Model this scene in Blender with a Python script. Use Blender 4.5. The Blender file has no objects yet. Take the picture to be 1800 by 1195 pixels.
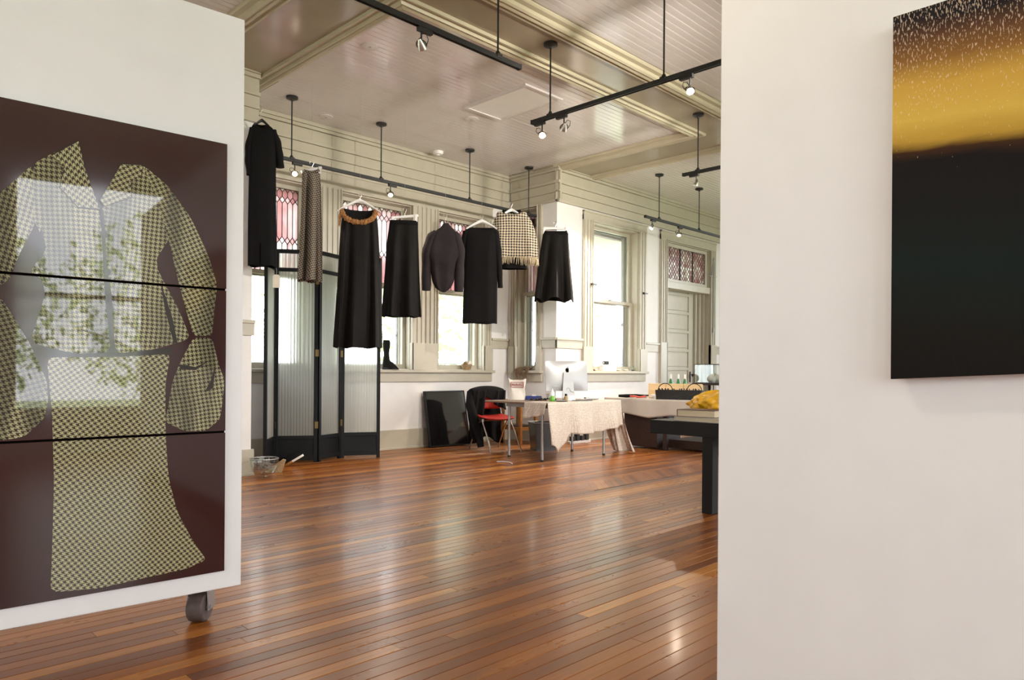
import bpy, bmesh, math, random
from mathutils import Vector, Matrix
random.seed(7)
PI = math.pi
R = math.radians
scene = bpy.context.scene
COL = scene.collection

# ------------------------------------------------------------------ camera
cam_data = bpy.data.cameras.new('camera')
cam = bpy.data.objects.new('camera', cam_data)
COL.objects.link(cam)
cam_data.sensor_width = 36.0
cam_data.lens = 1277.0 / 1800.0 * 36.0
cam_data.shift_y = 53.5 / 1800.0
cam_data.clip_start = 0.05
cam_data.clip_end = 300
cam.location = (0, 0, 1.10)
yaw = R(44.6)
cam.rotation_euler = (Matrix.Rotation(yaw - PI / 2, 4, 'Z') @ Matrix.Rotation(PI / 2, 4, 'X') @ Matrix.Rotation(R(0.4), 4, 'Z')).to_euler()
scene.camera = cam

# ------------------------------------------------------------------ world, exposure
SKY = 8.3
world = bpy.data.worlds.new('world')
scene.world = world
world.use_nodes = True
wn = world.node_tree
bgn = wn.nodes['Background']
bgn.inputs[0].default_value = (0.91, 0.94, 1.0, 1)
bgn.inputs[1].default_value = SKY
scene.view_settings.view_transform = 'Standard'
scene.view_settings.look = 'None'
scene.view_settings.gamma = 1.0
scene.view_settings.use_curve_mapping = False
scene.view_settings.exposure = 0.2
scene.cycles.use_denoising = True
scene.cycles.max_bounces = 10
scene.cycles.diffuse_bounces = 6
scene.cycles.glossy_bounces = 4
scene.cycles.transmission_bounces = 8
scene.cycles.transparent_max_bounces = 16
scene.cycles.sample_clamp_indirect = 6.0
scene.cycles.caustics_reflective = False
scene.cycles.caustics_refractive = False

# ------------------------------------------------------------------ helpers
def empty(name, loc=(0, 0, 0), rz=0.0, parent=None):
    o = bpy.data.objects.new(name, None)
    COL.objects.link(o)
    o.empty_display_size = 0.1
    o.location = loc
    o.rotation_euler = (0, 0, rz)
    if parent: o.parent = parent
    return o

def tag(o, label=None, cat=None, group=None, kind=None):
    if label: o['label'] = label
    if cat: o['category'] = cat
    if group: o['group'] = group
    if kind: o['kind'] = kind
    return o

class MB:
    def __init__(s, T=None):
        s.v = []; s.f = []; s.T = T
    def pt(s, p):
        s.v.append(tuple(s.T(*p)) if s.T else tuple(p)); return len(s.v) - 1
    def face(s, *ix): s.f.append(tuple(ix))
    def box(s, x0, y0, z0, x1, y1, z1):
        i = [s.pt(p) for p in ((x0, y0, z0), (x1, y0, z0), (x1, y1, z0), (x0, y1, z0), (x0, y0, z1), (x1, y0, z1), (x1, y1, z1), (x0, y1, z1))]
        for q in ((0, 3, 2, 1), (4, 5, 6, 7), (0, 1, 5, 4), (1, 2, 6, 5), (2, 3, 7, 6), (3, 0, 4, 7)):
            s.f.append(tuple(i[k] for k in q))
        return s
    def bar(s, a, b, w, d=None, up=(0, 0, 1)):
        a = Vector(a); b = Vector(b); d = d or w
        t = (b - a).normalized(); u = Vector(up)
        if abs(t.dot(u)) > .98: u = Vector((0, 1, 0))
        x = t.cross(u).normalized() * w / 2; y = x.cross(t).normalized() * d / 2
        i = [s.pt(p) for p in (a - x - y, a + x - y, a + x + y, a - x + y, b - x - y, b + x - y, b + x + y, b - x + y)]
        for q in ((0, 3, 2, 1), (4, 5, 6, 7), (0, 1, 5, 4), (1, 2, 6, 5), (2, 3, 7, 6), (3, 0, 4, 7)):
            s.f.append(tuple(i[k] for k in q))
        return s
    def tube(s, pts, r, n=8, cap=True, closed=False):
        pts = [Vector(p) for p in pts]; m = len(pts)
        rs = r if isinstance(r, (list, tuple)) else [r] * m
        rings = []; ref = None
        for k in range(m):
            if closed: t = pts[(k + 1) % m] - pts[k - 1]
            else: t = pts[min(k + 1, m - 1)] - pts[max(k - 1, 0)]
            t = t.normalized() if t.length else Vector((0, 0, 1))
            if ref is None:
                ref = Vector((0, 0, 1)) if abs(t.z) < .9 else Vector((1, 0, 0))
            x = (ref - t * ref.dot(t)); x = x.normalized(); y = t.cross(x); ref = x
            rings.append([s.pt(pts[k] + (x * math.cos(2 * PI * j / n) + y * math.sin(2 * PI * j / n)) * rs[k]) for j in range(n)])
        rng = range(m) if closed else range(m - 1)
        for k in rng:
            A = rings[k]; B = rings[(k + 1) % m]
            for j in range(n): s.face(A[j], A[(j + 1) % n], B[(j + 1) % n], B[j])
        if cap and not closed:
            s.f.append(tuple(reversed(rings[0]))); s.f.append(tuple(rings[-1]))
        return s
    def lathe(s, prof, c=(0, 0, 0), n=20):
        rings = []
        for (r, z) in prof:
            rings.append([s.pt((c[0] + r * math.cos(2 * PI * j / n), c[1] + r * math.sin(2 * PI * j / n), c[2] + z)) for j in range(n)])
        for A, B in zip(rings[:-1], rings[1:]):
            for j in range(n): s.face(A[j], A[(j + 1) % n], B[(j + 1) % n], B[j])
        if prof[0][0] > 1e-4: s.f.append(tuple(reversed(rings[0])))
        if prof[-1][0] > 1e-4: s.f.append(tuple(rings[-1]))
        return s
    def prism(s, poly, y0, y1):                    # poly in (x, z), extruded along y
        a = [s.pt((x, y0, z)) for x, z in poly]; b = [s.pt((x, y1, z)) for x, z in poly]
        s.f.append(tuple(a)); s.f.append(tuple(reversed(b)))
        n = len(poly)
        for k in range(n): s.face(a[k], b[k], b[(k + 1) % n], a[(k + 1) % n])
        return s
    def plan(s, poly, z0, z1):                     # poly in (x, y), extruded along z
        a = [s.pt((x, y, z0)) for x, y in poly]; b = [s.pt((x, y, z1)) for x, y in poly]
        s.f.append(tuple(reversed(a))); s.f.append(tuple(b))
        n = len(poly)
        for k in range(n): s.face(a[k], a[(k + 1) % n], b[(k + 1) % n], b[k])
        return s
    def grid(s, fn, nu, nv, closed=False):
        g = [[s.pt(fn(i / nu, j / nv)) for i in range(nu if closed else nu + 1)] for j in range(nv + 1)]
        for j in range(nv):
            for i in range(nu):
                i2 = (i + 1) % nu if closed else i + 1
                s.face(g[j][i], g[j][i2], g[j + 1][i2], g[j + 1][i])
        return s
    def mesh(s, name, smooth=False, fix=True):
        me = bpy.data.meshes.new(name)
        me.from_pydata(s.v, [], s.f)
        if fix:
            bm = bmesh.new(); bm.from_mesh(me)
            bmesh.ops.remove_doubles(bm, verts=bm.verts, dist=1e-5)
            bmesh.ops.recalc_face_normals(bm, faces=bm.faces)
            bm.to_mesh(me); bm.free()
        if smooth:
            for p in me.polygons: p.use_smooth = True
            try: me.set_sharp_from_angle(angle=R(40))
            except Exception: pass
        return me
    def build(s, name, mat, parent=None, smooth=False, bevel=0, solid=0, sub=0, fix=True):
        o = bpy.data.objects.new(name, s.mesh(name, smooth, fix))
        COL.objects.link(o)
        o.data.materials.append(mat)
        if parent: o.parent = parent
        if solid:
            m = o.modifiers.new('s', 'SOLIDIFY'); m.thickness = solid; m.offset = 0
        if bevel:
            m = o.modifiers.new('b', 'BEVEL'); m.width = bevel; m.segments = 2; m.limit_method = 'ANGLE'; m.angle_limit = R(40)
        if sub:
            m = o.modifiers.new('d', 'SUBSURF'); m.levels = sub; m.render_levels = sub
        return o

def tree_copy(o, parent=None):
    c = o.copy(); COL.objects.link(c); c.parent = parent
    for ch in list(o.children): tree_copy(ch, c)
    return c

# ------------------------------------------------------------------ materials
class NT:
    def __init__(s, name):
        s.m = bpy.data.materials.new(name); s.m.use_nodes = True
        s.t = s.m.node_tree; s.p = s.t.nodes['Principled BSDF']; s.out = s.t.nodes['Material Output']
    def n(s, typ, **kw):
        x = s.t.nodes.new(typ)
        for k, v in kw.items(): setattr(x, k, v)
        return x
    def l(s, a, b): s.t.links.new(a, b)
    def val(s, x, sock):
        if isinstance(x, (int, float)): sock.default_value = x
        else: s.l(x, sock)
    def math(s, op, a, b=0.0, c=None):
        x = s.n('ShaderNodeMath', operation=op); s.val(a, x.inputs[0]); s.val(b, x.inputs[1])
        if c is not None: s.val(c, x.inputs[2])
        return x.outputs[0]
    def mix(s, f, a, b, blend='MIX'):
        x = s.n('ShaderNodeMix', data_type='RGBA', blend_type=blend)
        s.val(f, x.inputs[0])
        for c, k in ((a, 6), (b, 7)):
            if isinstance(c, tuple): x.inputs[k].default_value = (*c[:3], 1)
            else: s.l(c, x.inputs[k])
        return x.outputs[2]
    def ramp(s, f, stops, interp='LINEAR'):
        x = s.n('ShaderNodeValToRGB'); s.val(f, x.inputs[0]); cr = x.color_ramp; cr.interpolation = interp
        while len(cr.elements) < len(stops): cr.elements.new(0.5)
        for e, (p, c) in zip(cr.elements, stops): e.position = p; e.color = (*c[:3], 1)
        return x.outputs[0]
    def noise(s, vec, scale, detail=2.0, rough=.5, dist=0.0):
        x = s.n('ShaderNodeTexNoise'); x.inputs['Scale'].default_value = scale; x.inputs['Detail'].default_value = detail
        x.inputs['Roughness'].default_value = rough; x.inputs['Distortion'].default_value = dist
        if vec is not None: s.l(vec, x.inputs['Vector'])
        return x.outputs[0]
    def obj(s):
        return s.n('ShaderNodeTexCoord').outputs['Object']
    def pos(s):
        return s.n('ShaderNodeNewGeometry').outputs['Position']
    def scl(s, vec, sx, sy, sz, rot=(0, 0, 0), loc=(0, 0, 0)):
        x = s.n('ShaderNodeMapping'); s.l(vec, x.inputs[0]); x.inputs['Scale'].default_value = (sx, sy, sz); x.inputs['Rotation'].default_value = rot
        x.inputs['Location'].default_value = loc
        return x.outputs[0]
    def bump(s, h, strength, dist=.01):
        b = s.n('ShaderNodeBump'); b.inputs['Strength'].default_value = strength; b.inputs['Distance'].default_value = dist
        s.l(h, b.inputs['Height']); s.l(b.outputs[0], s.p.inputs['Normal'])

def plain(name, c, rough=.5, metal=0.0, var=.06, scale=6.0, bump=0.0, bscale=60.0, coat=0.0, spec=.5, sheen=0.0):
    k = NT(name); p = k.p
    v = k.noise(k.obj(), scale, 3)
    a = tuple(max(0, x * (1 - var)) for x in c); b = tuple(min(1, x * (1 + var)) for x in c)
    k.l(k.ramp(v, [(.3, a), (.7, b)]), p.inputs['Base Color'])
    p.inputs['Roughness'].default_value = rough; p.inputs['Metallic'].default_value = metal
    p.inputs['Coat Weight'].default_value = coat; p.inputs['Coat Roughness'].default_value = .08
    p.inputs['Specular IOR Level'].default_value = spec
    p.inputs['Sheen Weight'].default_value = sheen
    if bump: k.bump(k.noise(k.obj(), bscale, 3), bump, .004)
    return k.m

def houndstooth(name, light, dark, period, rot=0.0, rough=.6, warp=.004, shade=0.0, plane='xz', coat=0.0, vstretch=1.0):
    """2/2 twill of four dark and four light threads each way."""
    k = NT(name); co = k.obj()
    nz = k.n('ShaderNodeTexNoise'); nz.inputs['Scale'].default_value = 3.0; k.l(co, nz.inputs['Vector'])
    ad = k.n('ShaderNodeVectorMath', operation='SCALE'); k.l(nz.outputs['Color'], ad.inputs[0]); ad.inputs['Scale'].default_value = warp * 6
    sm = k.n('ShaderNodeVectorMath', operation='ADD'); k.l(co, sm.inputs[0]); k.l(ad.outputs[0], sm.inputs[1])
    mp = k.scl(sm.outputs[0], 8 / period, 8 / period, 8 / period * vstretch, rot=(0, rot, 0))
    sp = k.n('ShaderNodeSeparateXYZ'); k.l(mp, sp.inputs[0])
    u = k.math('FLOOR', sp.outputs['X']); w = k.math('FLOOR', sp.outputs['Z'])
    tw = k.math('LESS_THAN', k.math('FLOORED_MODULO', k.math('ADD', u, w), 4), 2)
    wa = k.math('LESS_THAN', k.math('FLOORED_MODULO', u, 8), 4)
    we = k.math('LESS_THAN', k.math('FLOORED_MODULO', w, 8), 4)
    f = k.math('ADD', k.math('MULTIPLY', tw, wa), k.math('MULTIPLY', k.math('SUBTRACT', 1, tw), we))
    col = k.mix(f, dark, light)
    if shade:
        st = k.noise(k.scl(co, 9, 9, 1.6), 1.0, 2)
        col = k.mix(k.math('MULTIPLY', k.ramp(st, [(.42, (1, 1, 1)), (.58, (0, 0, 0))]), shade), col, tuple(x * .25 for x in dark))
    k.l(col, k.p.inputs['Base Color']); k.p.inputs['Roughness'].default_value = rough
    k.p.inputs['Coat Weight'].default_value = coat; k.p.inputs['Coat Roughness'].default_value = .02
    if coat: k.p.inputs['Specular IOR Level'].default_value = .05; k.p.inputs['Coat IOR'].default_value = 1.5
    return k.m

def glass_mat(name, tint=(1, 1, 1), gloss=.12):
    k = NT(name); t = k.t
    tr = k.n('ShaderNodeBsdfTransparent'); tr.inputs[0].default_value = (*tint, 1)
    gl = k.n('ShaderNodeBsdfGlossy'); gl.inputs['Roughness'].default_value = .02
    fr = k.n('ShaderNodeLayerWeight'); fr.inputs['Blend'].default_value = .5
    mx = k.n('ShaderNodeMixShader'); k.l(k.math('MULTIPLY_ADD', k.math('POWER', fr.outputs['Facing'], 4.0), .5, .035), mx.inputs[0]); k.l(tr.outputs[0], mx.inputs[1]); k.l(gl.outputs[0], mx.inputs[2])
    k.l(mx.outputs[0], k.out.inputs[0]); t.nodes.remove(k.p)
    return k.m

def stained_mat(name):
    k = NT(name)
    oi = k.n('ShaderNodeObjectInfo').outputs['Random']; ri = k.n('ShaderNodeNewGeometry').outputs['Random Per Island']
    rnd = k.math('FRACT', k.math('ADD', oi, ri))
    ns = k.noise(k.scl(k.pos(), 9, 9, 4), 1.0, 2)
    f = k.math('ADD', k.math('MULTIPLY', rnd, .55), k.math('MULTIPLY', ns, .5))
    col = k.ramp(f, [(.12, (.38, .20, .21)), (.36, (.50, .33, .34)), (.58, (.60, .49, .50)), (.78, (.80, .76, .77))])
    tl = k.n('ShaderNodeBsdfTranslucent'); k.l(col, tl.inputs[0])
    tr = k.n('ShaderNodeBsdfTransparent'); k.l(col, tr.inputs[0])
    gl = k.n('ShaderNodeBsdfGlossy'); gl.inputs['Roughness'].default_value = .15
    m1 = k.n('ShaderNodeMixShader'); m1.inputs[0].default_value = .10; k.l(tl.outputs[0], m1.inputs[1]); k.l(tr.outputs[0], m1.inputs[2])
    m2 = k.n('ShaderNodeMixShader'); m2.inputs[0].default_value = .05; k.l(m1.outputs[0], m2.inputs[1]); k.l(gl.outputs[0], m2.inputs[2])
    k.l(m2.outputs[0], k.out.inputs[0]); k.t.nodes.remove(k.p)
    return k.m

def emit_mat(name, c, s):
    k = NT(name); e = k.n('ShaderNodeEmission'); e.inputs[0].default_value = (*c, 1); e.inputs[1].default_value = s
    k.l(e.outputs[0], k.out.inputs[0]); k.t.nodes.remove(k.p); return k.m

def floor_mat():
    k = NT('floor_wood'); p = k.p; po = k.pos()
    oi = k.n('ShaderNodeObjectInfo').outputs['Random']; ri = k.n('ShaderNodeNewGeometry').outputs['Random Per Island']
    rnd = k.math('FRACT', k.math('ADD', oi, ri))
    base = k.ramp(rnd, [(0, (.13, .034, .007)), (.2, (.23, .066, .011)), (.55, (.31, .098, .016)), (.82, (.39, .135, .022)), (1, (.56, .23, .045))])
    cm = k.n('ShaderNodeCombineXYZ'); k.l(k.math('MULTIPLY', rnd, 37.0), cm.inputs[2])
    ad = k.n('ShaderNodeVectorMath', operation='ADD'); k.l(k.scl(po, 1.3, 60, 1), ad.inputs[0]); k.l(cm.outputs[0], ad.inputs[1])
    gr = k.noise(ad.outputs[0], 1.0, 4, .6)
    c1 = k.mix(k.math('MULTIPLY', k.ramp(gr, [(.40, (1, 1, 1)), (.62, (0, 0, 0))]), .28), base, (.15, .045, .014))
    blot = k.noise(k.scl(po, .8, 3.4, 1), 1.0, 5, .7)
    c2 = k.mix(k.math('MULTIPLY', k.ramp(blot, [(.30, (1, 1, 1)), (.46, (0, 0, 0))]), .55), c1, (.11, .045, .020))
    k.l(c2, p.inputs['Base Color'])
    rr = k.noise(k.scl(po, 2, 6, 1), 1.0, 4, .7)
    k.l(k.math('MULTIPLY_ADD', rr, .20, .20), p.inputs['Roughness'])
    p.inputs['Specular IOR Level'].default_value = .36; p.inputs['Coat Weight'].default_value = .10; p.inputs['Coat Roughness'].default_value = .12
    k.bump(k.math('ADD', k.math('MULTIPLY', gr, .3), k.noise(k.scl(po, 1.5, 10, 1), 1.0, 2)), .05, .004)
    return k.m

def painting_mat():
    k = NT('sunset_paint'); p = k.p; co = k.obj()
    sp = k.n('ShaderNodeSeparateXYZ'); k.l(co, sp.inputs[0])
    z = sp.outputs['Z']; y = sp.outputs['Y']
    soft = k.noise(k.scl(co, 3, 3, 14), 1.0, 4, .6)
    zz = k.math('ADD', z, k.math('MULTIPLY', k.math('SUBTRACT', soft, .5), .045))
    zz = k.math('ADD', k.math('ADD', zz, .018), k.math('MULTIPLY', y, -.10))
    col = k.ramp(k.math('DIVIDE', zz, .90), [(0, (.006, .005, .004)), (.16, (.008, .007, .005)), (.34, (.007, .013, .011)), (.48, (.008, .008, .007)), (.615, (.008, .006, .006)), (.645, (.05, .02, .006)), (.672, (.46, .28, .04)), (.73, (.66, .44, .08)), (.82, (.58, .35, .06)), (.89, (.26, .125, .03)), (.95, (.10, .045, .022)), (1, (.014, .011, .013))])
    st = k.noise(k.scl(co, 330, 330, 95, rot=(R(10), 0, 0)), 1.0, 1)
    dens = k.noise(k.scl(co, 5, 5, 5), 1.0, 3)
    up = k.n('ShaderNodeMapRange'); k.l(z, up.inputs[0]); up.inputs[1].default_value = .50; up.inputs[2].default_value = .88
    thr = k.math('SUBTRACT', .785, k.math('MULTIPLY', k.math('ADD', up.outputs[0], k.math('SUBTRACT', dens, .5)), .20))
    sk = k.math('GREATER_THAN', st, thr)
    sk = k.math('MULTIPLY', sk, k.math('GREATER_THAN', z, .50))
    k.l(k.mix(k.math('MULTIPLY', sk, .6), col, (.75, .58, .42)), p.inputs['Base Color'])
    p.inputs['Roughness'].default_value = .6; p.inputs['Specular IOR Level'].default_value = .12
    k.bump(k.noise(k.scl(co, 120, 120, 22), 1.0, 3), .25, .003)
    return k.m

def wood_mat(name, c1, c2, sx=2, sy=30, sz=30, rough=.45):
    k = NT(name); g = k.noise(k.scl(k.obj(), sx, sy, sz), 1.0, 4, .6)
    k.l(k.ramp(g, [(.3, c1), (.7, c2)]), k.p.inputs['Base Color']); k.p.inputs['Roughness'].default_value = rough
    return k.m

def weave_mat(name, c1, c2, scale):
    k = NT(name); co = k.obj()
    sp = k.n('ShaderNodeSeparateXYZ'); k.l(co, sp.inputs[0])
    a = k.math('SINE', k.math('MULTIPLY', k.math('ADD', sp.outputs['X'], k.math('MULTIPLY', sp.outputs['Y'], .6)), scale))
    b = k.math('SINE', k.math('MULTIPLY', sp.outputs['Z'], scale))
    n_ = k.noise(k.scl(co, 40, 40, 60), 1.0, 2)
    f = k.math('ADD', k.math('MULTIPLY', k.math('MAXIMUM', a, b), .35), n_)
    k.l(k.ramp(f, [(.4, c1), (.9, c2)]), k.p.inputs['Base Color']); k.p.inputs['Roughness'].default_value = .85
    return k.m

M = {}
M['white'] = plain('white_paint', (.80, .80, .80), .5, var=.015, bump=.05)
M['wall'] = plain('wall_plaster', (.80, .79, .78), .55, var=.02, bump=.06)
M['trim'] = plain('trim_paint', (.49, .455, .365), .33, var=.04, bump=.03, bscale=30)
M['soffit'] = plain('soffit_paint', (.36, .305, .225), .16, var=.06, scale=2, bump=.05, bscale=9)
M['mold'] = plain('molding_paint', (.52, .475, .35), .30, var=.05)
M['board'] = plain('ceiling_board_paint', (.70, .665, .67), .13, var=.03, scale=3, bump=.06, bscale=7)
M['floor'] = floor_mat()
M['black_metal'] = plain('black_metal', (.012, .012, .013), .45)
M['chrome'] = plain('brushed_steel', (.62, .60, .57), .28, 1.0, var=.03)
M['grey_metal'] = plain('grey_metal', (.42, .42, .42), .35, .8, var=.03)
M['alu'] = plain('aluminium', (.42, .42, .43), .36, .35, var=.02)
M['glass'] = glass_mat('window_glass')
M['clear'] = glass_mat('clear_glass', (.96, .98, .97))
M['stain'] = stained_mat('stained_glass')
M['lead'] = plain('lead_came', (.05, .035, .035), .5, .3)
M['sash_grey'] = plain('storm_frame_grey', (.30, .32, .34), .5)
M['brass'] = plain('brass', (.22, .15, .06), .4, .9)
M['screen_black'] = plain('screen_black_paint', (.009, .010, .011), .42, bump=.05, bscale=25, spec=.2)
M['acrylic'] = plain('acrylic_maroon', (.036, .010, .009), .35, var=.12, scale=1.5, coat=1.0, spec=.05)
M['print_gap'] = plain('panel_edge_black', (.004, .0035, .0035), .6, spec=.0)
M['caster'] = plain('caster_rubber', (.10, .075, .07), .6, var=.25, scale=25)
M['canvas_edge'] = plain('canvas_edge', (.62, .52, .42), .8, bump=.2)
M['painting'] = painting_mat()
M['cloth_black'] = plain('black_wool', (.009, .0085, .009), .85, var=.12, bump=.12, bscale=180, spec=.12)
M['cloth_soft'] = plain('black_satin', (.0115, .010, .0095), .68, var=.15, bump=.05, bscale=90, spec=.12)
M['cloth_grey'] = plain('charcoal_knit', (.032, .026, .029), .9, var=.25, scale=4, bump=.25, bscale=220, spec=.15)
M['fur'] = plain('fox_fur', (.36, .17, .06), .9, var=.5, scale=90, bump=.8, bscale=120)
M['hound'] = houndstooth('houndstooth_wool', (.74, .64, .48), (.010, .008, .007), .036, rot=.0, rough=.9, warp=.006)
M['tweed'] = houndstooth('brown_tweed', (.30, .245, .19), (.014, .011, .009), .021, rot=.5, rough=.9, warp=.004)
M['fringe'] = plain('cream_fringe', (.50, .41, .28), .95, var=.6, scale=120)
M['hanger_white'] = plain('hanger_white', (.86, .86, .86), .4, var=.01)
M['thread'] = plain('clear_thread', (.45, .45, .45), .3)
M['paper'] = plain('cream_paper', (.78, .72, .60), .8)
M['red'] = plain('red_upholstery', (.55, .028, .018), .55, var=.08, bump=.1)
M['linen'] = weave_mat('linen_weave', (.46, .39, .33), (.70, .63, .55), 330)
M['linen2'] = plain('grey_linen', (.50, .45, .40), .9, var=.06, bump=.2, bscale=150)
M['dark_wood'] = wood_mat('dark_wood', (.018, .008, .006), (.045, .019, .012))
M['orange_wood'] = wood_mat('orange_wood', (.33, .13, .025), (.46, .20, .045))
M['pale_wood'] = wood_mat('pale_pine', (.62, .42, .20), (.74, .54, .29))
M['black_table'] = plain('black_table_paint', (.012, .011, .010), .5, spec=.2)
M['yellow'] = plain('yellow_plastic_bag', (.80, .43, .012), .22, var=.2, scale=8, coat=.3)
M['book_cover'] = plain('book_cover', (.11, .055, .035), .6)
M['pages'] = wood_mat('book_pages', (.58, .48, .32), (.72, .63, .45), 2, 2, 400, .9)
M['white_cover'] = plain('white_book_cover', (.62, .57, .53), .45)
M['green_glass'] = plain('green_bottle_glass', (.03, .19, .05), .08, coat=.5, var=.2)
M['bottle_label'] = plain('bottle_label', (.75, .78, .74), .5)
M['blue'] = plain('blue_plastic', (.010, .035, .24), .35)
M['wicker'] = plain('black_wicker', (.012, .011, .011), .55, bump=.6, bscale=90)
M['basket_tan'] = plain('tan_wicker', (.36, .25, .13), .8, var=.3, scale=60, bump=.6, bscale=120)
M['dry_plant'] = plain('dried_plant', (.20, .13, .075), .95, var=.3)
M['fence'] = plain('galvanised_wire', (.45, .46, .46), .5, .3)
M['leaf'] = plain('garden_leaf', (.60, .68, .42), .6, var=.45, scale=2)
M['bark'] = plain('tree_bark', (.40, .36, .31), .9)
M['grass'] = plain('garden_grass', (.42, .48, .28), .9, var=.3, scale=2)
M['porch'] = plain('porch_white', (.80, .80, .78), .6)
M['bulb'] = emit_mat('lamp_glow', (1.0, .80, .55), 26)
M['ink_red'] = plain('red_print', (.40, .10, .09), .7)
M['green_liquid'] = plain('green_soap', (.12, .40, .03), .15, coat=.5)
M['amber'] = plain('amber_liquid', (.42, .33, .18), .15, coat=.5)
M['dark_glass'] = plain('black_gloss', (.008, .007, .008), .05, coat=1.0)
M['cable'] = plain('white_cable', (.75, .74, .72), .5)
M['white_cloth'] = plain('white_cotton', (.74, .70, .64), .9, bump=.3, bscale=30)

# ================================================================== STRUCTURE
XL, XR, YB = -5.0, 14.0, -5.0
YA, YC, XB1, XB0 = 8.20, 7.18, 8.22, 3.45
CZ, SZ, WT = 4.17, 4.14, .34

def wall(name, axis, at, out, a0, a1, z0, z1, openings, label):
    """axis 'x': wall runs along x at y=at; 'y': along y at x=at. out = +1/-1 direction of its thickness."""
    b0, b1 = (at, at + out * WT) if out > 0 else (at + out * WT, at)
    mb = MB()
    def bx(u0, u1, w0, w1):
        if u1 - u0 < 1e-4 or w1 - w0 < 1e-4: return
        if axis == 'x': mb.box(u0, b0, w0, u1, b1, w1)
        else: mb.box(b0, u0, w0, b1, u1, w1)
    u = a0
    for (o0, o1, p0, p1) in sorted(openings):
        bx(u, o0, z0, z1); bx(o0, o1, z0, p0); bx(o0, o1, p1, z1); u = o1
    bx(u, a1, z0, z1)
    return tag(mb.build(name, M['wall']), label, 'wall', kind='structure')

W1 = (3.78, 4.68, 1.10, 3.40); W2 = (5.13, 6.27, 1.10, 3.40); W3 = (6.74, 7.65, 1.10, 3.40)
W4 = (7.555, 7.995, 1.10, 3.62); W5 = (9.05, 10.32, 1.10, 3.46); DOOR = (11.18, 12.70, 0.0, 3.44)
wall('wall_front', 'x', YA, 1, XB0 - WT, XB1 + WT, 0, CZ + .1, [W1, W2, W3], 'white bay wall with three windows behind the hanging clothes')
wall('wall_front_right', 'y', XB1, 1, YC + WT, YA, 0, CZ + .1, [W4], 'short return wall of the bay with a narrow window beside the corner')
wall('wall_far', 'x', YC, 1, XB1, XR + WT, 0, CZ + .1, [W5, DOOR], 'white far wall holding the clear window and the panelled door')
wall('wall_front_left', 'y', XB0, -1, YC + WT, YA, 0, CZ + .1, [], 'short return wall at the left end of the bay')
wall('wall_left_far', 'x', YC, 1, XL - WT, XB0, 0, CZ + .1, [(-3.6, -2.2, 1.1, 3.5), (-.9, .5, 1.1, 3.5)], 'far wall running on behind the white wheeled partition')
BACKW = [(-4.3, -2.7, .7, 3.7), (-1.9, .1, .7, 3.6), (.95, 3.15, .5, 3.6), (4.0, 6.0, .7, 3.7), (7.0, 9.0, .7, 3.7), (10.0, 12.0, .7, 3.7)]
wall('wall_back', 'x', YB, -1, XL - WT, XR + WT, 0, CZ + .1, BACKW, 'back wall of the hall with tall windows behind the viewer')
LEFTW = [(-3.9, -2.6, 1.0, 3.3), (-.6, .7, 1.0, 3.3), (2.4, 3.7, 1.0, 3.3)]
wall('wall_left', 'y', XL, -1, YB, YC, 0, CZ + .1, LEFTW, 'left end wall of the hall with tall windows')
RIGHTW = [(-3.0, -1.0, .7, 3.7), (.8, 2.8, .7, 3.7), (4.0, 5.8, .7, 3.7)]
wall('wall_right', 'y', XR, 1, YB, YC, 0, CZ + .1, RIGHTW, 'right end wall of the hall with tall windows')

# daylight portals guide the sky's own light through the openings
def portal(axis, at, o, inward):
    l = bpy.data.lights.new('window_daylight', 'AREA'); l.shape = 'RECTANGLE'; l.size = o[1] - o[0]; l.size_y = o[3] - o[2]
    l.cycles.is_portal = True
    ob = bpy.data.objects.new('window_daylight', l); COL.objects.link(ob)
    c = ((o[0] + o[1]) / 2, (o[2] + o[3]) / 2)
    ob.location = (c[0], at, c[1]) if axis == 'x' else (at, c[0], c[1])
    d = Vector((0, inward, 0)) if axis == 'x' else Vector((inward, 0, 0))
    ob.rotation_euler = d.to_track_quat('-Z', 'Y').to_euler()
for o in (W1, W2, W3): portal('x', YA + WT + .01, o, -1)
portal('y', XB1 + WT + .01, W4, -1); portal('x', YC + WT + .01, W5, -1)
for o in BACKW: portal('x', YB - WT - .01, o, 1)
for o in LEFTW: portal('y', XL - WT - .01, o, 1)
for o in RIGHTW: portal('y', XR + WT + .01, o, -1)

# ------------------------------------------------------------------ floor
floor = tag(empty('floor'), 'glossy orange-brown strip wood floor with worn dark stains', 'floor', kind='structure')
MB().box(XL, YB, -.12, XR, YA, -.006).build('subfloor', M['floor'], floor)
PW, GAP = .07, .0013
MB().box(.0, .63, -.0058, 13.9, YC, -.0046).build('joint_filler', M['dark_wood'], floor)
pm = MB(); c_ = .0022
prof = [(0, -.006), (PW - GAP, -.006), (PW - GAP, -c_), (PW - GAP - c_, 0), (c_, 0), (0, -c_)]
a_ = [pm.pt((0, y, z)) for y, z in prof]; b_ = [pm.pt((1, y, z)) for y, z in prof]
for k in range(6): pm.face(a_[k], b_[k], b_[(k + 1) % 6], a_[(k + 1) % 6])
pm.f.append(tuple(a_)); pm.f.append(tuple(reversed(b_)))
plank_me = pm.mesh('floor_plank'); plank_me.materials.append(M['floor'])
rng = random.Random(11)
planks = []
BY0, BY1 = 4.165, 4.515                        # band of diagonal boards
row = 0
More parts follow.
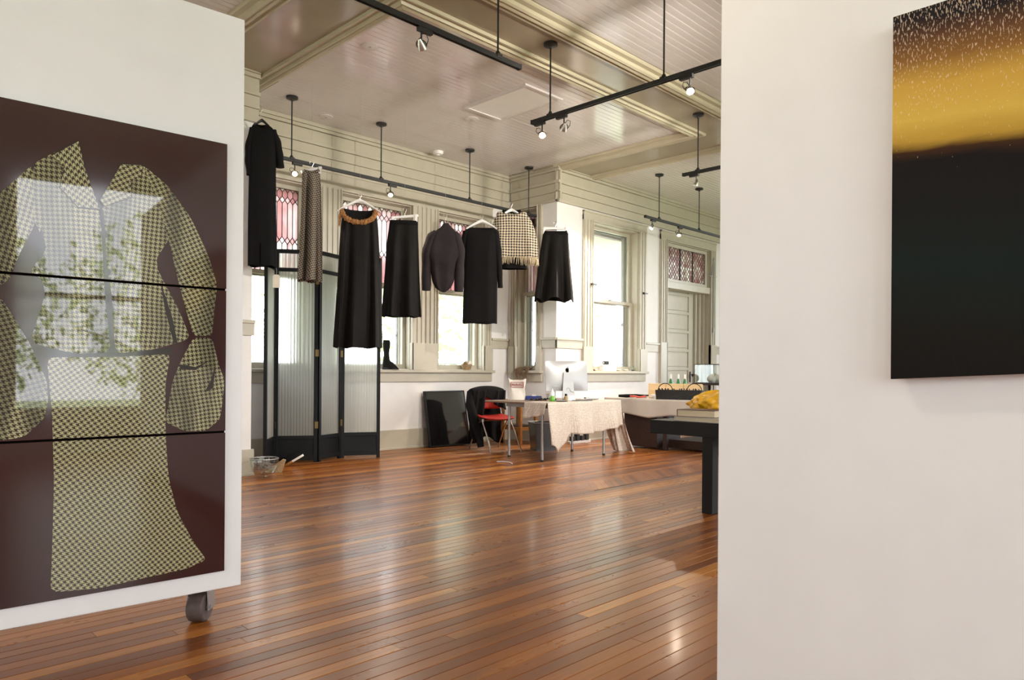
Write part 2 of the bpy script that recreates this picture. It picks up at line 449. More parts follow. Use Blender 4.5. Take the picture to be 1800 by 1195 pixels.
while True:
    y = .63 + row * PW; row += 1
    if y + PW > YA: break
    x0, x1 = .05 * y - .4, 1.95 * y + .5
    if y > YC - PW: x0, x1 = XB0, XB1
    x1 = min(x1, XR)
    x = x0 - rng.uniform(0, 1.2)
    while x < x1:
        L = rng.uniform(1.5, 3.6) + .25 * max(0, y - 3)
        s0, s1 = max(x, XL), min(x + L, XR if y < YC - PW else XB1)
        if BY0 <= y + PW / 2 < BY1 and s1 > 5.3:
            if s0 < 5.3: planks.append((s0, 5.3 - .001, y))
        elif s1 - s0 > .05: planks.append((s0, s1 - .0016, y))
        x += L
planks.sort(key=lambda q: (max(q[0], min(q[1], q[2] * .9)) ** 2 + q[2] ** 2))
rest = MB()
for k, (s0, s1, y) in enumerate(planks):
    if k < 300:
        o = bpy.data.objects.new('plank', plank_me); COL.objects.link(o); o.parent = floor
        o.location = (s0, y, rng.uniform(-.0006, .0003)); o.scale = (s1 - s0, 1, 1)
    else:
        b = len(rest.v)
        for X in (s0, s1):
            for yy, zz in prof: rest.pt((X, y + yy, zz))
        for q in range(6): rest.face(b + q, b + 6 + q, b + 6 + (q + 1) % 6, b + (q + 1) % 6)
x = 5.3
rest.plan([(5.3, BY0), (5.3 + BY1 - BY0 - .002, BY1 - .002), (5.3, BY1 - .002)], -.006, -.0004)
while x < 12.5:                                 # diagonal boards
    d = BY1 - BY0
    rest.plan([(x + .001, BY0), (x + PW * 1.2 - .001, BY0), (x + PW * 1.2 + d - .001, BY1 - .002), (x + d + .001, BY1 - .002)], -.006, -.0004)
    x += PW * 1.2
tag(rest.build('distant_planks', M['floor'], floor, fix=False), kind='stuff')

# ------------------------------------------------------------------ ceiling
ceil = tag(empty('ceiling', (0, 0, CZ)), 'beadboard ceiling in coffers between wide olive-brown bands', 'ceiling', kind='structure')
MB().box(XL - WT, YB - WT, CZ + .02, XR + WT, YA + WT, CZ + .2).build('ceiling_slab', M['board']).parent = ceil
ceil.children[0].location.z = -CZ
BW = .0775
def coffer(x0, x1, y0, y1):
    b = MB(); g = .0045
    pr = [(0, .02), (BW - .001, .02), (BW - .001, g), (BW - g - .001, 0), (g, 0), (0, g)]
    A = [b.pt((x0, yy, zz)) for yy, zz in pr]; B = [b.pt((x1, yy, zz)) for yy, zz in pr]
    for k in range(6): b.face(A[k], B[k], B[(k + 1) % 6], A[(k + 1) % 6])
    b.f.append(tuple(A)); b.f.append(tuple(reversed(B)))
    me = b.mesh('board'); me.materials.append(M['board'])
    n = int(math.ceil((y1 - y0) / BW))
    for k in range(n):
        o = bpy.data.objects.new('board', me); COL.objects.link(o); o.parent = ceil; o.location = (0, y1 - (k + 1) * BW, random.uniform(0, .0012))
PROF = [(0, CZ), (.0, CZ - .018), (.012, CZ - .03), (.06, CZ - .034), (.066, CZ - .062), (.085, CZ - .074), (.105, CZ - .066), (.115, CZ - .05), (.125, CZ - .066), (.145, CZ - .072), (.155, CZ - .045), (.19, CZ - .042), (.194, CZ - .058), (.214, CZ - .058), (.22, SZ)]
def molding(ax, at, out, s0, s1, m0=0, m1=0):
    """runs along ax from s0 to s1; grows outward by u; ends mitred by m*u."""
    b = MB(); A = []; B = []
    for u, z in PROF:
        q0, q1 = s0 + m0 * u, s1 + m1 * u
        A.append(b.pt((q0, at + out * u, z - CZ) if ax == 'x' else (at + out * u, q0, z - CZ)))
        B.append(b.pt((q1, at + out * u, z - CZ) if ax == 'x' else (at + out * u, q1, z - CZ)))
    for k in range(len(PROF) - 1): b.face(A[k], B[k], B[k + 1], A[k + 1])
    b.build('coffer_molding', M['mold'], ceil, smooth=False)
W_ = .22
LX1, MX0, MX1, RX0 = 2.73, 3.73, 8.12, 9.12
NY, FY = 4.13, 4.985
for (x0, x1, w0, w1) in ((XL, LX1, False, True), (MX0, MX1, True, True), (RX0, XR, True, False)):
    fy1 = YA - .02 if x0 == MX0 else YC - .02
    coffer(x0, x1, FY, fy1)
    coffer(x0, x1, -.6, NY)
    molding('x', FY, -1, x0, x1, -1 if w0 else 0, 1 if w1 else 0)
    molding('x', NY, 1, x0, x1, -1 if w0 else 0, 1 if w1 else 0)
    if w0: molding('y', x0, -1, FY, fy1, -1, 0); molding('y', x0, -1, -.6, NY, 0, 1)
    if w1: molding('y', x1, 1, FY, fy1 if x0 != MX0 else YC, -1, 0); molding('y', x1, 1, -.6, NY, 0, 1)
for (x0, y0, x1, y1) in ((XL, NY + W_, XR, FY - W_), (LX1 + W_, FY - W_, MX0 - W_, YC), (MX1 + W_, FY - W_, RX0 - W_, YC), (LX1 + W_, -.6, MX0 - W_, NY + W_), (MX1 + W_, -.6, RX0 - W_, NY + W_), (MX1, YC - .001, MX1 + W_, YC + .4), (MX0 - W_, YC, MX0, YA)):
    MB().box(x0, y0, SZ - CZ, x1, y1, .03).build('band', M['soffit'], ceil)
MB().box(XL, YB, SZ - CZ, XR, -.6, .03).build('band', M['board'], ceil)
# small things set in the ceiling
hatch = tag(empty('ceiling_hatch', (5.92, 5.86, CZ)), 'pale rectangular access hatch set flush in the ceiling boards', 'hatch')
MB().box(-.27, -.46, -.012, .27, .46, .004).build('panel', M['hanger_white'], hatch)
f = MB()
for q in ((-.31, -.50, .31, -.46), (-.31, .46, .31, .50), (-.31, -.46, -.27, .46), (.27, -.46, .31, .46)): f.box(q[0], q[1], -.022, q[2], q[3], .004)
f.build('frame', M['board'], hatch)
sm = tag(empty('smoke_detector', (6.53, 7.93, CZ)), 'round white smoke detector on the ceiling near the crown molding', 'detector')
MB().lathe([(.075, .002), (.075, -.02), (.06, -.042), (.0, -.046)], n=24).build('cover', M['hanger_white'], sm, smooth=True)
MB().lathe([(.028, -.03), (.028, -.056), (0, -.056)], n=16).build('sensor', M['white'], sm)
for (x, y, lab) in ((5.96, 6.6, 'flat round ceiling plate beside the access hatch'), (4.69, 7.83, 'flat round ceiling plate above the tweed trousers'), (3.95, 5.82, 'flat round ceiling plate near the left coffer band'), (9.9, 5.6, 'flat round ceiling plate over the linen table')):
    pl_ = tag(empty('ceiling_plate', (x, y, CZ)), lab, 'ceiling plate', 'flat ceiling plates')
    MB().lathe([(.085, .002), (.085, -.006), (.06, -.012), (0, -.012)], n=24).build('disc', M['board'], pl_, smooth=True)
    MB().lathe([(.014, -.01), (.014, -.016), (0, -.016)], n=10).build('screw', M['grey_metal'], pl_)

# ------------------------------------------------------------------ cornice, rails, baseboards
def run(name, ax, at, out, s0, s1, strips, label, cat, mat='trim'):
    b = MB()
    for (z0, z1, p) in strips:
        if ax == 'x': b.box(s0, min(at, at + out * p), z0, s1, max(at, at + out * p), z1)
        else: b.box(min(at, at + out * p), s0, z0, max(at, at + out * p), s1, z1)
    return tag(b.build(name, M[mat], bevel=.004), label, cat, kind='structure')
CORN = [(4.125, 4.17, .09), (4.085, 4.125, .07), (3.945, 4.085, .035), (3.905, 3.945, .065), (3.80, 3.905, .04), (3.775, 3.80, .05), (3.665, 3.775, .03), (3.635, 3.665, .05)]
run('trim_1', 'x', YA, -1, XB0, XB1, CORN, 'olive-beige cornice along the top of the bay wall', 'cornice')
run('trim_2', 'y', XB1, -1, YC - .09, YA - .09, CORN, 'olive-beige cornice on the short return beside the corner', 'cornice')
run('trim_3', 'x', YC, -1, XB1 - .05, XR, CORN, 'olive-beige cornice over the far wall and door', 'cornice')
run('trim_4', 'x', YC, -1, XL, XB0 + .05, CORN, 'olive-beige cornice left of the bay', 'cornice')
RAIL = [(1.44, 1.60, .022), (1.565, 1.60, .04)]
run('trim_5', 'x', YA, -1, 7.84, XB1, RAIL, 'short chair rail between the bay window and the corner', 'chair rail')
run('trim_6', 'y', XB1, -1, YC - .022, 7.47, RAIL, 'short chair rail between narrow window and outer corner', 'chair rail')
run('trim_7', 'x', YC, -1, XB1 - .022, 8.83, RAIL, 'chair rail between the outer corner and the clear window', 'chair rail')
run('trim_8', 'x', YC, -1, 10.54, 10.97, RAIL, 'chair rail between the clear window and the door', 'chair rail')
run('trim_9', 'x', YC, -1, 12.93, XR, RAIL, 'chair rail right of the door', 'chair rail')
run('trim_10', 'x', YC, -1, XL, XB0 + .022, RAIL, 'chair rail left of the bay', 'chair rail')
BASE = [(0, .27, .024), (0, .03, .04)]
run('baseboard_front', 'x', YA, -1, XB0, XB1, BASE, 'tall beige baseboard under the bay windows', 'baseboard')
run('baseboard_front_right', 'y', XB1, -1, YC - .024, YA, BASE, 'tall beige baseboard on the bay return', 'baseboard')
run('baseboard_far', 'x', YC, -1, XB1 - .024, 10.97, BASE, 'tall beige baseboard along the far wall', 'baseboard')
run('baseboard_left', 'x', YC, -1, XL, XB0 + .024, BASE, 'tall beige baseboard left of the bay', 'baseboard')

# ------------------------------------------------------------------ windows
def inset(poly, d):
    cx = sum(p[0] for p in poly) / len(poly); cz = sum(p[1] for p in poly) / len(poly)
    n = len(poly); out = []
    area = sum(poly[i][0] * poly[(i + 1) % n][1] - poly[(i + 1) % n][0] * poly[i][1] for i in range(n))
    sg = 1 if area > 0 else -1
    lines = []
    for i in range(n):
        (x0, z0), (x1, z1) = poly[i], poly[(i + 1) % n]
        L = math.hypot(x1 - x0, z1 - z0); nx, nz = -(z1 - z0) / L * sg, (x1 - x0) / L * sg
        lines.append(((x0 + nx * d, z0 + nz * d), (x1 - x0, z1 - z0)))
    for i in range(n):
        (p, r), (q, s) = lines[i - 1], lines[i]
        den = r[0] * s[1] - r[1] * s[0]
        if abs(den) < 1e-9: out.append(q); continue
        t = ((q[0] - p[0]) * s[1] - (q[1] - p[1]) * s[0]) / den
        out.append((p[0] + r[0] * t, p[1] + r[1] * t))
    return out

def leaded(u0, u1, z0, z1, n, rows, clip=True):
    """elongated hexagons tip to tip with lozenges between; rows are fractions of the height from the top."""
    w = (u1 - u0) / n; p = w * .62; polys = []
    zt = z1; H = z1 - z0; tot = sum(rows)
    for r in rows:
        zb = zt - H * r / tot
        for i in range(n):
            c = u0 + (i + .5) * w
            polys.append([(c, zt), (c + w / 2, zt - p), (c + w / 2, zb + p), (c, zb), (c - w / 2, zb + p), (c - w / 2, zt - p)])
        zt = zb
    zt = z1
    lv = [z1]
    for r in rows: zt -= H * r / tot; lv.append(zt)
    for q, z in enumerate(lv):
        for i in range(n + 1):
            c = u0 + i * w
            l, r_ = c - w / 2, c + w / 2
            pts = []
            top = z + p if q > 0 else z
            bot = z - p if q < len(lv) - 1 else z
            if i == 0: pts = [(c, bot), (r_, z), (c, top)]
            elif i == n: pts = [(c, top), (l, z), (c, bot)]
            else: pts = [(c, bot), (r_, z), (c, top), (l, z)]
            o = []
            for pnt in pts:
                if not o or (abs(pnt[0] - o[-1][0]) + abs(pnt[1] - o[-1][1])) > 1e-6: o.append(pnt)
            if len(o) > 2: polys.append(o)
    return polys

def came(polys, T, v, w=.008, d=.012):
    b = MB(T); seen = set()
    for po in polys:
        for i in range(len(po)):
            a, c = po[i], po[(i + 1) % len(po)]
            key = tuple(sorted(((round(a[0], 4), round(a[1], 4)), (round(c[0], 4), round(c[1], 4)))))
            if key in seen: continue
            seen.add(key)
            dx, dz = c[0] - a[0], c[1] - a[1]; L = math.hypot(dx, dz)
            if L < 1e-5: continue
            nx, nz = -dz / L * w / 2, dx / L * w / 2
            q = [b.pt((a[0] + nx, v, a[1] + nz)), b.pt((c[0] + nx, v, c[1] + nz)), b.pt((c[0] - nx, v, c[1] - nz)), b.pt((a[0] - nx, v, a[1] - nz)),
                 b.pt((a[0] + nx, v + d, a[1] + nz)), b.pt((c[0] + nx, v + d, c[1] + nz)), b.pt((c[0] - nx, v + d, c[1] - nz)), b.pt((a[0] - nx, v + d, a[1] - nz))]
            b.face(q[0], q[1], q[2], q[3]); b.face(q[4], q[7], q[6], q[5]); b.face(q[0], q[4], q[5], q[1]); b.face(q[2], q[6], q[7], q[3])
    return b

def casing(T, root, u0, u1, z0, z1, wl, wr, hd, plinth=True):
    for side, (a, b_, w) in enumerate(((u0 - wl, u0, wl), (u1, u1 + wr, wr))):
        s = MB(T)
        s.box(a, -.03, z0, b_, 0, z1 + hd * .6)
        n = 3
        for k in range(n):
            c = a + w * (k + .5) / n
            s.box(c - w * .09, -.042, z0 + (.36 if plinth else 0), c + w * .09, -.03, z1 + .02)
        inner = (b_ - .022, b_) if side == 0 else (a, a + .022)
        s.box(inner[0], -.055, z0, inner[1], -.02, z1)
        if plinth: s.box(a - .008, -.055, z0, b_ + (.0 if side == 0 else .008), 0, z0 + .38)
        s.build('casing_side', M['trim'], root, bevel=.003)
    h = MB(T)
    h.box(u0 - wl, -.036, z1, u1 + wr, 0, z1 + hd)
    h.box(u0 - wl, -.05, z1 + hd * .82, u1 + wr, 0, z1 + hd)
    h.box(u0 - .022, -.055, z1, u1 + .022, -.02, z1 + .022)
    h.build('casing_head', M['trim'], root, bevel=.003)
    j = MB(T)
    j.box(u0, .0, z0, u0 + .012, WT, z1); j.box(u1 - .012, 0, z0, u1, WT, z1); j.box(u0 + .012, 0, z1 - .012, u1 - .012, WT, z1); j.box(u0 + .012, 0, z0, u1 - .012, WT, z0 + .012)
    j.build('jamb', M['trim'], root)

def frame4(T, u0, u1, z0, z1, v, d, w, wb=None):
    b = MB(T); wb = wb or w
    b.box(u0, v, z0, u0 + w, v + d, z1); b.box(u1 - w, v, z0, u1, v + d, z1)
    b.box(u0 + w, v, z0, u1 - w, v + d, z0 + wb); b.box(u0 + w, v, z1 - w, u1 - w, v + d, z1)
    return b

def window(n, T, o, wl, wr, hd, mid, cols, label, sill, stained=True, plinth=True):
    u0, u1, z0, z1 = o
    root = tag(empty('window_%d' % n), label, 'window', kind='structure')
    casing(T, root, u0, u1, z0, z1, wl, wr, hd, plinth)
    a, b = u0 + .012, u1 - .012
    frame4(T, a, b, mid - .035, z1 - .012, .15, .045, .05).build('upper_sash', M['trim'], root, bevel=.002)
    frame4(T, a, b, z0 + .012, mid + .035, .10, .045, .05, .065).build('lower_sash', M['trim'], root, bevel=.002)
    frame4(T, a + .02, b - .02, z0 + .02, z1 - .03, .24, .03, .04).build('storm_frame', M['sash_grey'], root)
    MB(T).box(a + .05, .122, z0 + .07, b - .05, .126, mid - .01).build('pane', M['glass'], root)
    ua, ub, za, zb = a + .05, b - .05, mid + .01, z1 - .062
    if stained:
        polys = leaded(ua, ub, za, zb, cols, [.13, .47, .40])
        came(polys, T, .166).build('lead_came', M['lead'], root, fix=False)
        for po in polys:
            q = inset(po, .0025)
            MB(T).prism(q, .170, .174).build('pane', M['stain'], root, fix=False)
    else:
        MB(T).box(ua, .172, za, ub, .176, zb).build('pane', M['glass'], root)
    lk = MB(T); c = (u0 + u1) / 2
    lk.box(c - .03, .085, mid + .03, c + .03, .12, mid + .045); lk.box(c - .008, .07, mid + .04, c + .035, .09, mid + .055)
    lk.build('sash_lock', M['grey_metal'], root)
    if sill:
        s = MB(T); s.box(sill[0], -.09, z0 - .04, sill[1], .12, z0)
        s.box(sill[0] + .02, -.035, z0 - .17, sill[1] - .02, 0, z0 - .04)
        s.build('sill', M['trim'], root, bevel=.006)
    return root
TA = lambda u, v, z: (u, YA + v, z)
TB = lambda u, v, z: (XB1 + v, u, z)
TC = lambda u, v, z: (u, YC + v, z)
window(1, TA, W1, .20, .225, .24, 2.26, 11, 'bay window behind the folding screen with pink leaded upper panes', None)
window(2, TA, W2, .225, .235, .24, 2.26, 13, 'wide middle bay window with pink leaded upper panes', (3.50, 7.86))
window(3, TA, W3, .235, .18, .24, 2.26, 11, 'bay window nearest the corner with pink leaded upper panes', None)
window(4, TB, W4, .09, .14, .02, 2.30, 5, 'narrow window on the bay return with pink leaded upper pane', (7.43, 8.12))
w5 = window(5, TC, W5, .23, .22, .15, 2.23, 0, 'large clear two-sash window behind the computer', (8.80, 10.55), stained=False)
for (u, zz) in ((9.0, 2.45), (10.42, 2.42)):
    k_ = MB(TC); k_.lathe([(.02, 0), (.02, .03), (0, .03)], (u, -.06, zz), 10); k_.box(u + .0, -.075, zz + .005, u + .10, -.065, zz + .02)
    k_.build('shade_hook', M['black_metal'], w5)
# the windows of the walls that the photograph does not show: plain sashes
def plain_window(n, T, o, label):
    root = tag(empty('window_%d' % n), label, 'window', kind='structure')
    mid = (o[2] + o[3]) / 2
    frame4(T, o[0], o[1], o[2], o[3], .1, .05, .07).build('frame', M['trim'], root)
    MB(T).box(o[0] + .07, .1, mid - .03, o[1] - .07, .15, mid + .03).build('meeting_rail', M['trim'], root)
TK = lambda u, v, z: (u, YB - v, z)
TL = lambda u, v, z: (XL - v, u, z)
TR = lambda u, v, z: (XR + v, u, z)
nth = ['first', 'second', 'third', 'fourth', 'fifth', 'sixth']
for i, o in enumerate(BACKW): plain_window(6 + i, TK, o, nth[i] + ' tall window from the left in the back wall')
for i, o in enumerate(LEFTW): plain_window(12 + i, TL, o, nth[i] + ' tall window of the left end wall counted from the back')
for i, o in enumerate(RIGHTW): plain_window(15 + i, TR, o, nth[i] + ' tall window of the right end wall counted from the back')

# ------------------------------------------------------------------ door with leaded transom
dr = tag(empty('door_1'), 'beige door of horizontal panels under a pink leaded transom', 'door', kind='structure')
casing(TC, dr, DOOR[0], DOOR[1], 0, DOOR[3], .20, .22, .17, False)
pb = MB(TC)
for a in (DOOR[0] - .21, DOOR[1]): pb.box(a, -.055, 0, a + .22, 0, 1.62)
pb.build('casing_plinth', M['trim'], dr, bevel=.004)
d0, d1 = DOOR[0] + .04, DOOR[1] - .04
MB(TC).box(DOOR[0], -.03, 2.60, DOOR[1], .24, 2.72).build('transom_bar', M['trim'], dr, bevel=.006)
frame4(TC, d0, d1, 2.72, 3.42, .02, .05, .06).build('transom_frame', M['trim'], dr, bevel=.003)
t0, t1 = d0 + .06, d1 - .06; tw = (t1 - t0) / 3
for i in range(3):
    a, b = t0 + i * tw + .008, t0 + (i + 1) * tw - .008
    MB(TC).box(t0 + (i + 1) * tw - .008, .03, 2.78, t0 + (i + 1) * tw + .008, .06, 3.36).build('transom_mullion', M['lead'], dr) if i < 2 else None
    cols, rws = 5, 6
    cw, ch = (b - a) / cols, (3.36 - 2.78) / rws
    polys = []
    for r in range(-1, 2 * rws + 1):
        for c in range(-1, cols + 1):
            cx = a + (c + .5 + (.5 if r % 2 else 0)) * cw; cz = 2.78 + (r + 1) * ch / 2
            po = [(cx - cw / 2, cz), (cx, cz - ch / 2), (cx + cw / 2, cz), (cx, cz + ch / 2)]
            po = [(min(max(x, a), b), min(max(z, 2.78), 3.36)) for x, z in po]
            o = []
            for pnt in po:
                if all(abs(pnt[0] - q[0]) + abs(pnt[1] - q[1]) > 1e-5 for q in o): o.append(pnt)
            if len(o) > 2:
                ar = abs(sum(o[k][0] * o[(k + 1) % len(o)][1] - o[(k + 1) % len(o)][0] * o[k][1] for k in range(len(o))))
                if ar > 1e-4: polys.append(o)
    came(polys, TC, .042, .009, .012).build('lead_came', M['lead'], dr, fix=False)
    pn = MB(TC)
    for po in polys: pn.prism(inset(po, .003), .046, .050)
    tag(pn.build('leaded_light', M['stain'], dr, fix=False), 'small pink and white lozenge panes', kind='stuff')
db = MB(TC); v0 = .20
db.box(d0 - .03, v0 + .02, .01, d1 - .25, v0 + .05, 2.60)
db.box(d0 - .03, v0, .01, d0 + .10, v0 + .03, 2.60); db.box(d1 - .36, v0, .01, d1 - .25, v0 + .03, 2.60)
leaf = db.build('door_leaf', M['trim'], dr)
zz = .04
for k in range(7):
    z0_, z1_ = .12 + k * .352, .12 + k * .352 + .30
    b = MB(TC); b.box(d0 + .10, v0, z1_ , d1 - .36, v0 + .03, z1_ + .052); b.build('rail', M['trim'], leaf, bevel=.004)
    b = MB(TC); b.box(d0 + .12, v0 + .008, z0_ + .02, d1 - .38, v0 + .03, z1_ - .02); b.build('door_panel', M['trim'], leaf, bevel=.008)
b = MB(TC)
for k in range(4): b.box(d1 - .25 + k * .07, .20 - k * .045, 0, d1 - .19 + k * .07, .26, 2.60)
b.build('jamb_step', M['trim'], dr)
kn = MB(TC); kn.lathe([(.012, 0), (.012, .02), (.03, .035), (.03, .05), (0, .06)], (d1 - .30, v0 - .06, 1.0), 14); kn.box(d1 - .32, v0 - .012, .9, d1 - .28, v0, 1.1)
kn.build('door_knob', M['black_metal'], dr)
lv = MB(TC); lv.bar((DOOR[1] + .06, -.07, 1.9), (DOOR[1] + .06, -.07, 3.3), .014); lv.bar((DOOR[1] + .06, -.07, 3.3), (DOOR[1] - .02, -.07, 2.95), .012); lv.bar((DOOR[1] - .08, -.06, 2.95), (DOOR[1] + .18, -.06, 2.95), .012); lv.box(DOOR[1] + .04, -.08, 1.86, DOOR[1] + .09, -.05, 1.96)
lv.build('transom_opener', M['grey_metal'], dr)

# ================================================================== PARTITIONS AND ART
part = tag(empty('display_partition', (1.4, 2.995, 0), R(-4.03)), 'white wheeled display partition on the left carrying the suit print', 'partition')
MB().box(-3.0, 0, .177, 0, .30, 2.587).build('panel_body', M['white'], part, bevel=.004)
def caster(parent, x, y, rz):
    k = empty('caster', (x, y, 0), rz, parent)
    b = MB(); n = 28
    prof_ = [(-.034, .048), (-.036, .056), (-.029, .0625), (.029, .0625), (.036, .056), (.034, .048)]
    rings = [[b.pt((r * math.cos(2 * PI * j / n), yy, .0625 + r * math.sin(2 * PI * j / n))) for j in range(n)] for yy, r in prof_]
    for A, B in zip(rings[:-1], rings[1:]):
        for j in range(n): b.face(A[j], A[(j + 1) % n], B[(j + 1) % n], B[j])
    b.f.append(tuple(rings[0])); b.f.append(tuple(rings[-1]))
    b.build('wheel', M['caster'], k, smooth=True)
    f = MB()
    f.box(-.02, -.047, .05, .045, -.041, .165); f.box(-.02, .041, .05, .045, .047, .165); f.box(-.035, -.05, .16, .06, .05, .177)
    f.tube([(0, -.05, .0625), (0, .05, .0625)], .008, 10)
    f.build('fork', M['grey_metal'], k)
    return k
caster(part, -.11, .185, R(48)); caster(part, -2.85, .185, R(20))
# three acrylic panels with the printed suit; each printed piece is cut at the panel joints
SUIT = [
 ('left_sleeve', -.25, [(-.95, 1.60), (-.838, 1.725), (-.76, 1.823), (-.752, 1.613), (-.802, 1.491), (-.827, 1.405), (-.95, 1.30)]),
 ('left_cuff', .35, [(-1.0, 1.33), (-.852, 1.341), (-.818, 1.281), (-.765, 1.179), (-.715, 1.052), (-.71, .978), (-.723, .914), (-.781, .853), (-.9, .838), (-1.0, .90)]),
 ('skirt', .62, [(-.717, 1.152), (-.295, 1.163), (-.315, 1.037), (-.312, .822), (-.3, .663), (-.267, .524), (-.2, .388), (-.152, .314), (-.233, .29), (-.391, .282), (-.538, .272), (-.699, .287), (-.695, .422), (-.69, .679), (-.698, .937)]),
 ('left_front', .04, [(-.76, 1.823), (-.702, 1.872), (-.621, 1.932), (-.602, 1.84), (-.553, 1.696), (-.537, 1.565), (-.526, 1.387), (-.508, 1.158), (-.628, 1.15), (-.767, 1.187), (-.721, 1.361), (-.731, 1.414), (-.768, 1.44), (-.722, 1.521), (-.741, 1.583), (-.757, 1.623)]),
 ('right_front', -.04, [(-.543, 1.709), (-.479, 1.871), (-.401, 1.886), (-.315, 1.826), (-.33, 1.695), (-.302, 1.616), (-.351, 1.529), (-.345, 1.483), (-.267, 1.336), (-.221, 1.219), (-.354, 1.173), (-.495, 1.153), (-.506, 1.366), (-.532, 1.521)]),
 ('right_sleeve', .45, [(-.401, 1.886), (-.315, 1.826), (-.224, 1.71), (-.152, 1.562), (-.116, 1.443), (-.127, 1.344), (-.136, 1.234), (-.209, 1.231), (-.239, 1.337), (-.268, 1.443), (-.302, 1.593), (-.33, 1.695)]),
 ('right_cuff', .12, [(-.209, 1.224), (-.136, 1.226), (-.107, 1.112), (-.083, 1.05), (-.1, .89), (-.159, .843), (-.241, .847), (-.314, .886), (-.306, .933), (-.287, 1.051), (-.26, 1.122)]),
 ('left_lapel', -.55, [(-.702, 1.864), (-.621, 1.932), (-.6, 1.837), (-.551, 1.694), (-.621, 1.691), (-.678, 1.753), (-.665, 1.828)]),
 ('right_lapel', .6, [(-.548, 1.728), (-.479, 1.874), (-.403, 1.885), (-.411, 1.832), (-.445, 1.815), (-.442, 1.756), (-.533, 1.708)]),
]
def clip_z(poly, z0, z1):
    def cut(p, keep, z):
        out = []
        for i in range(len(p)):
            a, b = p[i], p[(i + 1) % len(p)]
            if keep(a[1]): out.append(a)
            if keep(a[1]) != keep(b[1]):
                t = (z - a[1]) / (b[1] - a[1]); out.append((a[0] + (b[0] - a[0]) * t, z))
        return out
    p = cut(poly, lambda q: q >= z0, z0)
    return cut(p, lambda q: q <= z1, z1) if p else p
LIGHT, DARK = (.42, .40, .22), (.040, .026, .018)
def chaikin(p, n):
    for _ in range(n):
        o = []
        for i in range(len(p)):
            a, b = p[i], p[(i + 1) % len(p)]
            o += [(a[0] * .88 + b[0] * .12, a[1] * .88 + b[1] * .12), (a[0] * .12 + b[0] * .88, a[1] * .12 + b[1] * .88)]
        p = o
    return p
def grown(p, s):
    cx = sum(q[0] for q in p) / len(p); cz = sum(q[1] for q in p) / len(p)
    return [(cx + (x - cx) * s, cz + (z - cz) * s) for x, z in p]
PIECES = []
for nm, rot, poly in SUIT:
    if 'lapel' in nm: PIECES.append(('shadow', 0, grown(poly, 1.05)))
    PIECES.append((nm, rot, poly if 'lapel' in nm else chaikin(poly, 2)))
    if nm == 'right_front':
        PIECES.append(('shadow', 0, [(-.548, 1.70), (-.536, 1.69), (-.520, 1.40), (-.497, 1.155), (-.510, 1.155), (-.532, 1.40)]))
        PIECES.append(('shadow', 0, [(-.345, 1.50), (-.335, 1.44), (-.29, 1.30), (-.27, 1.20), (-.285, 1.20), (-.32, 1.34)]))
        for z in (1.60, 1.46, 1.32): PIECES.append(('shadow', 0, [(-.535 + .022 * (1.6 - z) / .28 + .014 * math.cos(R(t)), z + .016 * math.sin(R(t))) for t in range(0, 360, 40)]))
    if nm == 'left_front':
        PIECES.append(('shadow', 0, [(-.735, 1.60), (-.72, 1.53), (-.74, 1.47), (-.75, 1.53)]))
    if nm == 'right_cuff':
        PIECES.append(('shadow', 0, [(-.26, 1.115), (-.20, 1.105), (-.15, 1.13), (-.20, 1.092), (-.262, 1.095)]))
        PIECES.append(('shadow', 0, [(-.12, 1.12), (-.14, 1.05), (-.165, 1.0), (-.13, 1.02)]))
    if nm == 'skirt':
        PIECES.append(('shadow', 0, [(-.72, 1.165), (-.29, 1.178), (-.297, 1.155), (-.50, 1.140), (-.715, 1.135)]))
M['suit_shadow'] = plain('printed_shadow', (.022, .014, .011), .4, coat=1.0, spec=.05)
for i, (z0, z1, lab) in enumerate(((1.432, 2.036, 'topmost of three maroon acrylic panels with printed houndstooth collar and shoulders'),
                                   (.840, 1.424, 'middle maroon acrylic panel with printed houndstooth jacket hem and cuffs'),
                                   (.256, .832, 'lowest of three maroon acrylic panels with printed houndstooth skirt'))):
    ap = tag(empty('acrylic_print', (1.4, 2.995, 0), R(-4.03)), lab, 'print', 'acrylic suit prints on the white partition')
    MB().box(-1.45, -.020, z0, -.078, -.002, z1).build('sheet', M['acrylic'], ap, bevel=.001)
    MB().box(-1.45, -.002, z0 - .004, -.076, 0.0, z1 + .004).build('backing', M['print_gap'], ap)
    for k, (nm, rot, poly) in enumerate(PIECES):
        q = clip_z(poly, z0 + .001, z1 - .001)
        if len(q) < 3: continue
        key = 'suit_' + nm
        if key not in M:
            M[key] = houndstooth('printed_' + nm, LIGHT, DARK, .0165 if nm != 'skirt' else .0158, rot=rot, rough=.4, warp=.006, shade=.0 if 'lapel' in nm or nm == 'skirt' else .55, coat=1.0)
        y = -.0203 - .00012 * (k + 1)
        MB().prism(q, y, -.020).build('printed_' + nm.split('_', 1)[-1], M[key], ap, fix=True)

